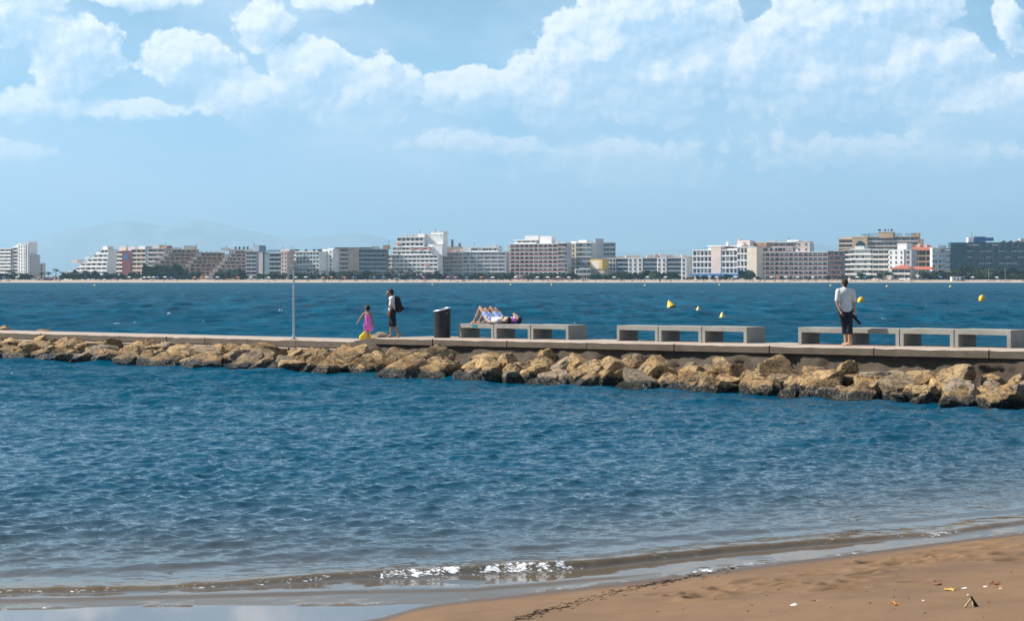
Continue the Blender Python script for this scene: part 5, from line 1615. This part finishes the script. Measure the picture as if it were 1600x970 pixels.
b.punch(1428, 1452, 423, 437, 2, 4, W_WHITE, roof=False); b.part('roof', MB().add([V3(b.x(1424), -1, b.z(421.5)), V3(b.x(1455), -1, b.z(421.5)), V3(b.x(1455), 14, b.z(421.5)), V3(b.x(1424), 14, b.z(421.5)), V3(b.x(1425), 6, b.z(416)), V3(b.x(1447), 6, b.z(416))], [(0, 1, 5, 4), (1, 2, 5), (2, 3, 4, 5), (3, 0, 4), (3, 2, 1, 0)]), W_ROOFR)

b = Building('dark_teal_hotel', 'dark teal hotel with a blank end wall and white-edged balconies at far right', 1457, 1650)
b.balc(1457, 1485, 388, 437, 6, W_WHITE, G_PALE, slab=W_WHITE, glass=(G_BLIND, G_PALE, G_TEAL), bay=4, awn=.3, awm=W_WHITE, d0=-1)
b.wall(1485, 1510, 380, 437, W_TEAL_SHADE, -1.4, rm=W_TEAL_SHADE)
b.balc(1510, 1650, 380, 437, 6, W_BLUEG, W_TEAL_SHADE, slab=W_TEAL_SHADE, glass=(G_TEAL, G_DARK, G_MID, G_BLUE), bay=4.6, div=W_BLUEG, awn=.45, awm=W_GREY, proj=2.2)
b.box(1466, 1480, 383, 388, G_PALE); b.box(1514.5, 1523, 371, 379.6, W_WHITE); b.box(1523.2, 1542, 369.6, 379.4, W_DGREY); b.box(1525, 1540, 371.5, 376.5, W_BLUE, d0=2.6, D=.35, name='sign_board'); b.box(1542, 1554, 371.2, 376.5, W_BLUE, d0=2.6, D=.4, name='sign_board')
for x_ in (1562, 1573, 1584): b.part('solar_panel', MB().add([V3(b.x(x_), 2, b.z(379)), V3(b.x(x_ + 10), 2, b.z(375)), V3(b.x(x_ + 10), 6, b.z(375)), V3(b.x(x_), 6, b.z(379)), V3(b.x(x_), 2, b.z(379.4)), V3(b.x(x_ + 10), 2, b.z(379.4)), V3(b.x(x_ + 10), 6, b.z(379.4)), V3(b.x(x_), 6, b.z(379.4))], [(0, 1, 2, 3), (7, 6, 5, 4), (0, 4, 5, 1), (1, 5, 6, 2), (2, 6, 7, 3), (3, 7, 4, 0)]), W_DGREY)
b.box(1596, 1650, 373, 379.5, W_PINK); b.antenna(1521, 363, 371)

# ---------------------------------------------------------------- promenade trees
M_LEAFD = mat('dark_green_foliage', (0.030, 0.060, 0.028), 0.8, 0.35, 0.6, spec=.2)
M_LEAFO = mat('olive_green_foliage', (0.062, 0.078, 0.030), 0.8, 0.35, 0.6, spec=.2)
M_PALM = mat('palm_fronds', (0.045, 0.070, 0.030), 0.75, 0.3, 0.8, spec=.25)
M_BARK = mat('tree_bark', (0.11, 0.085, 0.06), 0.95, 0.2, 2.0)


def crown_mesh(seed, n, m, flat=1.0):
    r = random.Random(seed); mb = MB()
    lobes = [(V3(r.uniform(-.55, .55), r.uniform(-.5, .5), r.uniform(.35, .95) * flat), r.uniform(.28, .5)) for _ in range(7)] + [(V3(0, 0, .6 * flat), .55)]
    for i in range(n):
        c, rad = r.choice(lobes)
        d = V3(r.gauss(0, 1), r.gauss(0, 1), r.gauss(0, 1)).normalized()
        p = c + V3(d.x * rad, d.y * rad, d.z * rad * .75) * (r.random() ** .35)
        a = V3(r.gauss(0, 1), r.gauss(0, 1), r.gauss(0, 1)).normalized() * r.uniform(.08, .17)
        b_ = a.orthogonal().normalized() * r.uniform(.06, .11)
        mb.add([p - a, p + b_, p + a, p - b_], [(0, 1, 2, 3)])
    return mb.mesh('crown', m)


def trunk_mesh(seed):
    r = random.Random(seed); mb = MB()
    mb.tube((0, 0, -.02), (.02, 0, .32), .055, .038, 7)
    for i in range(5):
        t = i * 1.3 + r.random()
        mb.tube((.02, 0, .28 + .02 * i), (.4 * math.cos(t), .4 * math.sin(t), .55 + .2 * r.random()), .026, .010, 6)
    return mb.mesh('trunk', M_BARK)


def palm_meshes(seed):
    r = random.Random(seed); mb = MB()
    tr_ = MB(); pts = [V3(.03 * math.sin(i * .6 + seed), .02 * math.cos(i * .5), i * .16) for i in range(6)]
    for i in range(5): tr_.tube(pts[i], pts[i + 1], .034 - .002 * i, .033 - .002 * i, 8, cap=(i in (0, 4)))
    top_ = pts[-1]
    for i in range(20):
        t = i * 2.399; lift = r.uniform(-.5, 1.0)
        d = V3(math.cos(t), math.sin(t), 0); prev = top_; ln = r.uniform(.22, .30)
        sd = V3(-math.sin(t), math.cos(t), 0)
        for k_ in range(3):
            nx = prev + (d * .9 + V3(0, 0, lift - .55 * k_)).normalized() * ln * .4
            w0, w1 = (.035, .055, .045)[k_], (.055, .045, .006)[k_]
            mb.add([prev - sd * w0 - V3(0, 0, .02), prev + V3(0, 0, .01), prev + sd * w0 - V3(0, 0, .02), nx - sd * w1 - V3(0, 0, .02), nx + V3(0, 0, .01), nx + sd * w1 - V3(0, 0, .02)], [(0, 1, 4, 3), (1, 2, 5, 4)])
            prev = nx
    return tr_.mesh('trunk', M_BARK), mb.mesh('fronds', M_PALM)


tree_p = [(trunk_mesh(i), crown_mesh(40 + i, 800, M_LEAFD if i < 3 else M_LEAFO)) for i in range(5)]
palm_p = [palm_meshes(i) for i in range(3)]
spots = [(-30, 'far left white tower'), (57, 'low hazy block'), (90, 'white stepped block'), (171, 'maroon-panel hotel'), (221, 'first terraced hotel'), (288, 'middle terraced hotel'), (322, 'last terraced hotel'), (402, 'lettered grey hotel'), (450, 'glazed block by the lamp pole'),
         (500, 'plain three-window block'), (521, 'grey-beige hotel'), (603, 'tall white stepped block'), (683, 'long glazed block'), (791, 'maroon-banded block'), (883, 'two-window-column block'), (922, 'yellow house'), (944, 'low white hotel'),
         (1076, 'blue-awning hotel'), (1177, 'maroon and white block'), (1309, 'white stair-tower block'), (1388, 'beach villas'), (1457, 'teal hotel\'s blank wall'), (1520, 'teal hotel\'s left bays'), (1562, 'teal hotel\'s right bays')]
tcount = {}


def tree(kind, xp, yt, w_px, Y):
    where = [n_ for x_, n_ in spots if x_ <= xp][-1] if xp >= -30 else spots[0][1]
    key = (kind, where); i = tcount.get(key, 0); tcount[key] = i + 1
    k_ = Y / FP
    z0 = float(np.interp(Y, yy, zz)) - .1
    h_ = zrow(yt, Y) - z0
    if kind == 'palm':
        tr_, cr = rc.choice(palm_p); w_ = w_px * k_ / 0.36; nm = ('trunk', 'fronds')
        lab = '%s palm from the left before the %s' % (ordin[min(i, 23)], where)
        e_ = empty('palm_tree', P(xp, Y, z0), rc.uniform(0, 6), label=lab, category='palm tree', group='promenade palms')
        sc_ = (w_, w_, h_ / .95)
    else:
        tr_, cr = rc.choice(tree_p[:3] if xp < 1430 else tree_p[1:]); w_ = w_px * k_ / 1.5; nm = ('trunk', 'crown')
        lab = '%s leafy tree from the left before the %s' % (ordin[min(i, 23)], where)
        e_ = empty('leafy_tree', P(xp, Y, z0), rc.uniform(0, 6), label=lab, category='tree', group='promenade trees')
        sc_ = (w_, w_, h_ / 1.2)
    e_.scale = sc_
    obj(nm[0], tr_, e_); obj(nm[1], cr, e_)


T = []
for x0, x1, yt, wd, st in ((-6, 52, 430, 13, 8), (96, 168, 428, 12, 8), (118, 160, 423, 10, 13), (172, 222, 428, 12, 10), (226, 284, 414.5, 15, 9.5), (230, 282, 422, 14, 11), (286, 312, 423, 12, 9), (340, 384, 424, 13, 9), (366, 386, 421, 10, 10), (404, 452, 427, 11, 10),
                           (452, 520, 428.5, 11, 9), (520, 600, 425, 13, 8.5), (600, 690, 428.5, 11, 9.5), (690, 790, 430, 13, 9), (788, 800, 424, 14, 9), (822, 898, 428, 14, 9), (925, 960, 427, 12, 9), (962, 990, 427, 12, 9), (996, 1030, 423, 20, 12), (1030, 1064, 426, 14, 10),
                           (1074, 1160, 431.5, 11, 12), (1160, 1176, 422, 15, 8), (1182, 1300, 433, 9, 15), (1310, 1346, 431, 10, 9), (1346, 1360, 429, 12, 9), (1376, 1392, 424, 15, 9), (1420, 1440, 424, 14, 9), (1440, 1506, 423, 20, 10), (1452, 1500, 428, 16, 14),
                           (1508, 1608, 420, 22, 12), (1506, 1524, 413, 24, 14), (1514, 1608, 427, 18, 13)):
    x_ = x0 + 3.0
    while x_ < x1:
        T.append(('leafy', x_ + rc.uniform(-1.5, 1.5), yt - 1.2 + rc.uniform(-2.2, 2.2), wd * rc.uniform(.95, 1.4), rc.uniform(1298, 1314))); x_ += st * rc.uniform(.8, 1.2)
for x_, yt in ((13, 421), (20, 423.5), (31, 426), (42, 426.5), (65, 425), (75.5, 424), (87.5, 419.5), (98, 424), (109, 425), (120, 426), (134, 422), (459, 424), (483, 420), (495, 421), (507, 422), (519, 423), (532, 425), (545, 423), (557, 426), (574, 424), (598, 424),
               (612, 419), (626, 422), (640, 420), (655, 422), (669, 424), (683, 422), (343, 423), (353, 422), (446, 426)):
    T.append(('palm', x_, yt, 7.5, rc.uniform(1296, 1304)))
for t_ in sorted(T, key=lambda q: q[1]): tree(*t_)

# ---------------------------------------------------------------- beach life on the far shore
def shore_z(Y): return float(np.interp(Y, yy, zz))


cr_m = [mat('bather_skin', (.32, .18, .11), .8), mat('bather_dark', (.03, .03, .05), .9), mat('bather_white', (.75, .73, .7), .9), mat('bather_red', (.5, .08, .08), .9), mat('bather_blue', (.06, .16, .42), .9)]
cw = MB()
for i in range(340):
    Y = rc.uniform(1172, 1290); xp = rc.uniform(-10, 1610) if rc.random() < .5 else rc.choice((660, 740, 830, 870, 1000, 1130, 1220, 1290, 1400, 560)) + rc.gauss(0, 35)
    p = P(xp, Y, shore_z(Y) - .05); c1 = rc.randrange(1, 5)
    if rc.random() < .5:
        cw.tube(p + V3(-.1, 0, 0), p + V3(-.08, 0, .85), .08, .10, 5, 0).tube(p + V3(.1, 0, 0), p + V3(.08, 0, .85), .08, .10, 5, 0)
        cw.tube(p + V3(0, 0, .8), p + V3(0, 0, 1.45), .17, .22, 6, c1).tube(p + V3(-.25, 0, 1.4), p + V3(-.3, 0, .85), .06, .05, 5, 0).tube(p + V3(.25, 0, 1.4), p + V3(.3, 0, .85), .06, .05, 5, 0).ball(p + V3(0, 0, 1.62), .13, .13, .16, 6, mi=1)
    else:
        cw.tube(p + V3(-.8, 0, .15), p + V3(0, 0, .2), .12, .2, 5, 0).tube(p + V3(0, 0, .2), p + V3(.5, 0, .55), .2, .2, 6, c1).ball(p + V3(.6, 0, .72), .13, .13, .16, 6, mi=1)
        cw.box(p.x - 1, p.x + .9, p.y - .4, p.y + .4, p.z - .02, p.z + .06, rc.randrange(2, 5))
obj('beach_crowd', cw.mesh('beach_crowd', cr_m), kind='stuff', label='scattered far-off bathers along the sandy beach', category='crowd')

par_cols = [('white', (.8, .78, .74)), ('blue', (.08, .22, .5)), ('orange', (.7, .25, .08)), ('cream', (.7, .6, .42)), ('red', (.55, .06, .06)), ('pink', (.7, .2, .5))]
par_me = {}
for nm_, c_ in par_cols:
    can = MB(); n_ = 10
    can.lathe([(1.5, 1.75), (1.52, 1.8), (.9, 2.15), (.03, 2.4)], n_)
    par_me[nm_] = can.mesh('canopy', mat('parasol_' + nm_, c_, .85))
stick = MB().tube((0, 0, 0), (0, 0, 2.45), .05, .04, 6).mesh('pole', W_WHITE)
pc = {}
for xp in (6, 27, 60, 202, 226, 233, 240, 246, 258, 268, 304, 315, 323, 331, 340, 372, 392, 420, 462, 478, 505, 518, 538, 553, 585, 600, 662, 700, 712, 730, 752, 770, 806, 840, 856, 872, 889, 960, 1012, 1040, 1120, 1150, 1206, 1216, 1228, 1246, 1270, 1340, 1352, 1470, 1520, 1558):
    nm_ = rc.choice([c_[0] for c_ in par_cols[:3]] + ['white', 'white']) if not 650 < xp < 720 else 'pink'
    where = [n_ for x_, n_ in spots if x_ <= xp][-1]
    key = (nm_, where); i = pc.get(key, 0); pc[key] = i + 1
    Y = rc.uniform(1255, 1292)
    e_ = empty('parasol', P(xp, Y, shore_z(Y)), 0, label='%s %s beach parasol from the left before the %s' % (ordin[i], nm_, where), category='parasol', group='parasols on the far beach')
    obj('canopy', par_me[nm_], e_); obj('pole', stick, e_)


def hut(name, label, x0, x1, yt, Y, m, door_m, awn_m=None):
    k_ = Y / FP; w_ = (x1 - x0) * k_; zb = shore_z(Y); h_ = zrow(yt, Y) - zb
    e_ = empty(name, P((x0 + x1) / 2, Y, zb), 0, label=label, category='hut')
    obj('wall', MB().box(-w_ / 2, w_ / 2, 0, 4, -.2, h_ - .2).mesh('wall', m), e_)
    obj('roof', MB().box(-w_ / 2 - .3, w_ / 2 + .3, -.4, 4.3, h_ - .197, h_).mesh('roof', W_WHITE if awn_m is None else awn_m), e_)
    obj('door', MB().box(w_ * .12, w_ * .12 + 1.2, -.05, -.003, 0, 2.1).mesh('door', door_m), e_)
    obj('window', MB().box(-w_ * .3, -w_ * .3 + 1.4, -.06, -.003, 1.0, 2.0).mesh('window', G_DARK), e_)


hut('beach_hut', 'white beach hut with dark door before the dark teal hotel', 1487, 1501, 432.3, 1225, W_WHITE, W_DGREY)
hut('beach_hut', 'blue-grey beach hut adjoining the white one', 1501.2, 1507, 432.6, 1226, W_BLUEG, W_DGREY)
hut('beach_kiosk', 'white lifeguard kiosk before the tall white stepped block', 615.5, 621.5, 434.2, 1230, W_WHITE, W_DGREY)
hut('beach_bar', 'maroon beach bar with pink awning at far left', 68, 81, 434, 1262, W_MAROON, W_DGREY, mat('pink_awning', (.70, .16, .48), .8))
hut('beach_bar', 'low white beach bar left of the maroon one', 51, 66, 435.5, 1266, W_WHITE, W_DGREY)
hut('beach_bar', 'reddish beach bar before the two-window-column block', 862, 882, 433.5, 1290, W_MAROON, W_DGREY, W_ORANGE)
hut('pavilion', 'white flat pavilion behind the pink awning at far left', 80, 91, 430.5, 1298, W_WHITE, W_MAROON)
for xp, yt, lab in ((1544, 420, 'beached catamaran with a tall pale mast before the dark teal hotel, left one'), (1570, 420, 'beached catamaran with a tall pale mast before the dark teal hotel, right one')):
    Y = 1205.0; e_ = empty('catamaran', P(xp, Y, shore_z(Y)), R(15), label=lab, category='boat')
    for sy in (-1, 1):
        obj('hull', MB().tube((-2.2, sy, .25), (1.4, sy, .3), .22, .25, 8).tube((1.4, sy, .3), (2.4, sy, .5), .25, .04, 8).mesh('hull', W_WHITE), e_)
    obj('trampoline', MB().box(-1.3, .9, -.95, .95, .5, .56).mesh('trampoline', W_DGREY), e_)
    obj('mast', MB().tube((.3, 0, .5), (.3, 0, zrow(yt, Y) - shore_z(Y)), .08, .05, 8).mesh('mast', W_CREAM), e_)
for xp, w_, lab in ((1563, 7, 'white upturned boat on the sand between the masts'), (1572, 14, 'long white boat hull drawn up at the water by the masts'), (1598, 9, 'white boat with red side at the right edge of the beach')):
    Y = 1180.0 if w_ > 10 else 1195.0; k_ = Y / FP; L = w_ * k_
    e_ = empty('rowing_boat', P(xp, Y, shore_z(Y)), R(4), label=lab, category='boat')
    mb = MB(); vs_ = []
    for t in np.linspace(-1, 1, 9):
        wd = .75 * (1 - abs(t) ** 2.4) + .04; dz = .25 * t * t
        vs_ += [V3(t * L / 2, -wd, .75 + dz), V3(t * L / 2, -wd * .7, .15 + dz * .4), V3(t * L / 2, wd * .7, .15 + dz * .4), V3(t * L / 2, wd, .75 + dz)]
    mb.add(vs_, [(i * 4 + j, i * 4 + j + 1, i * 4 + j + 5, i * 4 + j + 4) for i in range(8) for j in range(3)] + [(0, 1, 2, 3), (35, 34, 33, 32)])
    obj('hull', mb.mesh('hull', W_WHITE), e_)
    obj('thwart', MB().box(-.15, .15, -.6, .6, .6, .65).mesh('thwart', W_BROWN), e_)
    obj('rail', MB().box(-L * .35, L * .35, -.82, -.76, .70, .78).mesh('rail', W_ROOFR if xp > 1590 else W_WHITE), e_)

# ---------------------------------------------------------------- bits on the near sand
def on_sand(xp, yp):
    z_ = 0.1
    for _ in range(6):
        Y = (HC - z_) * FP / (yp - YH)
        X = (xp - 800) / FP * Y
        j = int(np.argmin(np.abs(bxs - X))); i = int(np.argmin(np.abs(bys - Y)))
        z_ = float(BZ[i, j])
    return V3(X, Y, z_)


def leaf_mesh(seed, m):
    r = random.Random(seed); mb = MB(); vs_ = [V3(0, 0, .008)]
    n_ = 15
    for i in range(n_):
        t = 2 * math.pi * i / n_; rad = (.05 if i % 3 == 0 else (.032 if i % 3 == 1 else .026)) * r.uniform(.85, 1.2)
        vs_.append(V3(rad * math.cos(t) * 1.25, rad * math.sin(t), .006 + .022 * r.random() * (rad / .05)))
    vs2 = [p - V3(0, 0, .002) for p in vs_]
    fs = [(0, 1 + i, 1 + (i + 1) % n_) for i in range(n_)]
    mb.add(vs_, fs); mb.add(vs2, [f[::-1] for f in fs])
    mb.tube((.05, 0, .01), (.10, .01, .004), .003, .002, 5)
    return mb.mesh('leaf', m)


L_OR = mat('orange_dry_leaf', (.62, .26, .04), .7, .25, 30); L_YE = mat('yellow_dry_leaf', (.72, .42, .09), .7, .2, 30); L_BR = mat('brown_dry_leaf', (.26, .10, .04), .75, .3, 30)
for i, (xp, yp, m_, lab, sc_) in enumerate(((1484.5, 922, L_YE, 'large yellow dry leaf on the sand', 1.25), (1399, 944, L_OR, 'orange dry leaf on the sand', 1.1), (1273, 938.5, L_OR, 'small orange dry leaf on the sand left of the others', .7), (1466, 913, L_BR, 'reddish brown dry leaf behind the yellow leaf', 1.1),
                                        (1554, 913, L_BR, 'curled brown dry leaf near the right edge of the sand', 1.2), (1560, 917, L_OR, 'rusty dry leaf under the curled brown one', .8))):
    o = obj('dry_leaf', leaf_mesh(i, m_), label=lab, category='leaf', group='dry leaves on the sand')
    o.location = on_sand(xp, yp); o.rotation_euler = (.12, -.1, i * 1.7); o.scale = (sc_ * .75,) * 3
dw = empty('driftwood', on_sand(1517, 948), R(10), label='small forked piece of bleached driftwood standing on the sand', category='driftwood')
MD = mat('bleached_wood', (.42, .33, .20), .9, .3, 25); MDD = mat('charred_wood', (.04, .032, .026), .9, .3, 25)
obj('stick', MB().tube((-.05, 0, 0), (.01, 0, .075), .009, .006, 7).mesh('stick', MD), dw)
obj('stick', MB().tube((.045, -.01, 0), (.0, 0, .08), .014, .008, 7).mesh('stick', MDD), dw)
obj('stick', MB().tube((.01, -.03, 0), (.008, .0, .06), .008, .005, 7).mesh('stick', MD), dw)
for xp, yp, sc_, lab in ((1508, 919.5, .022, 'pale shell beside the yellow leaf'), (1540, 916.5, .018, 'small white shell near the curled brown leaf'), (1564, 919, .014, 'tiny white shell at the right of the leaves'), (1241, 945.5, .026, 'flat white shell on the sand below the seaweed line'), (1443, 938, .011, 'white pebble in front of the yellow leaf'),
                         (1512.5, 929, .011, 'white pebble behind the driftwood')):
    o = obj('shell', boulder_mesh(int(xp)), label=lab, category='shell'); o.data.materials.clear(); o.data.materials.append(mat('white_shell', (.72, .68, .62), .5))
    o.location = on_sand(xp, yp); o.scale = (sc_ * 1.4, sc_, sc_ * .6)
# line of seaweed and wood scraps left by the waves
sw = MB()
line = [(806, 968), (870, 950), (940, 930), (1000, 916), (1060, 905), (1110, 895), (1160, 884), (1215, 873)]
lx = [p_[0] for p_ in line]; ly = [p_[1] for p_ in line]
for i in range(480):
    xp = rc.uniform(806, 1215); dens_ = .5 + .5 * math.sin(xp * .031 + 1)
    yp = float(np.interp(xp, lx, ly)) + rc.gauss(0, 2.2 if xp < 1000 else 1.4) + (rc.uniform(0, 7) if rc.random() < .12 else 0)
    if rc.random() > .35 + .65 * dens_: continue
    p = on_sand(xp, yp); t = rc.uniform(-.5, 1.2); L = rc.uniform(.015, .07)
    d = V3(math.cos(t), math.sin(t), rc.uniform(-.05, .15)) * L
    sw.tube(p - d * .5 + V3(0, 0, .004), p + d * .5 + V3(0, 0, .006), rc.uniform(.0015, .004), .0015, 4)
obj('seaweed_line', sw.mesh('seaweed_line', mat('dark_seaweed', (.028, .018, .012), .8, .3, 20)), kind='stuff', label='dark line of seaweed scraps left along the sand', category='seaweed')
bits = MB()
for i in range(50):
    xp = rc.uniform(960, 1600); yp = rc.uniform(870, 966)
    if yp < np.interp(xp, [960, 1600], [950, 850]): continue
    p = on_sand(xp, yp); t = rc.uniform(0, 3); L = rc.uniform(.008, .04); d = V3(math.cos(t), math.sin(t), .1) * L
    bits.tube(p - d * .5 + V3(0, 0, .003), p + d * .5 + V3(0, 0, .005), rc.uniform(.002, .005), .002, 4)
obj('beach_debris', bits.mesh('beach_debris', mat('dark_seaweed', (0, 0, 0))), kind='stuff', label='tiny dark twigs and scraps strewn over the sand', category='debris')

# ---------------------------------------------------------------- haze
def build_haze():
    m = bpy.data.materials.new('haze_air'); m.use_nodes = True
    nt = m.node_tree; nt.nodes.clear()
    o = nt.nodes.new('ShaderNodeOutputMaterial')
    pv = nt.nodes.new('ShaderNodeVolumePrincipled')
    pv.inputs['Color'].default_value = (0.50, 0.79, 1.0, 1)
    pv.inputs['Density'].default_value = 0.00009
    pv.inputs['Anisotropy'].default_value = 0.2
    nt.links.new(pv.outputs[0], o.inputs['Volume'])
    b = MB().box(-20000, 20000, -200, 27000, -4.5, 800)
    obj('haze', b.mesh('haze', m), kind='stuff', label='thin pale blue sea haze lying over the bay', category='haze')


build_haze()
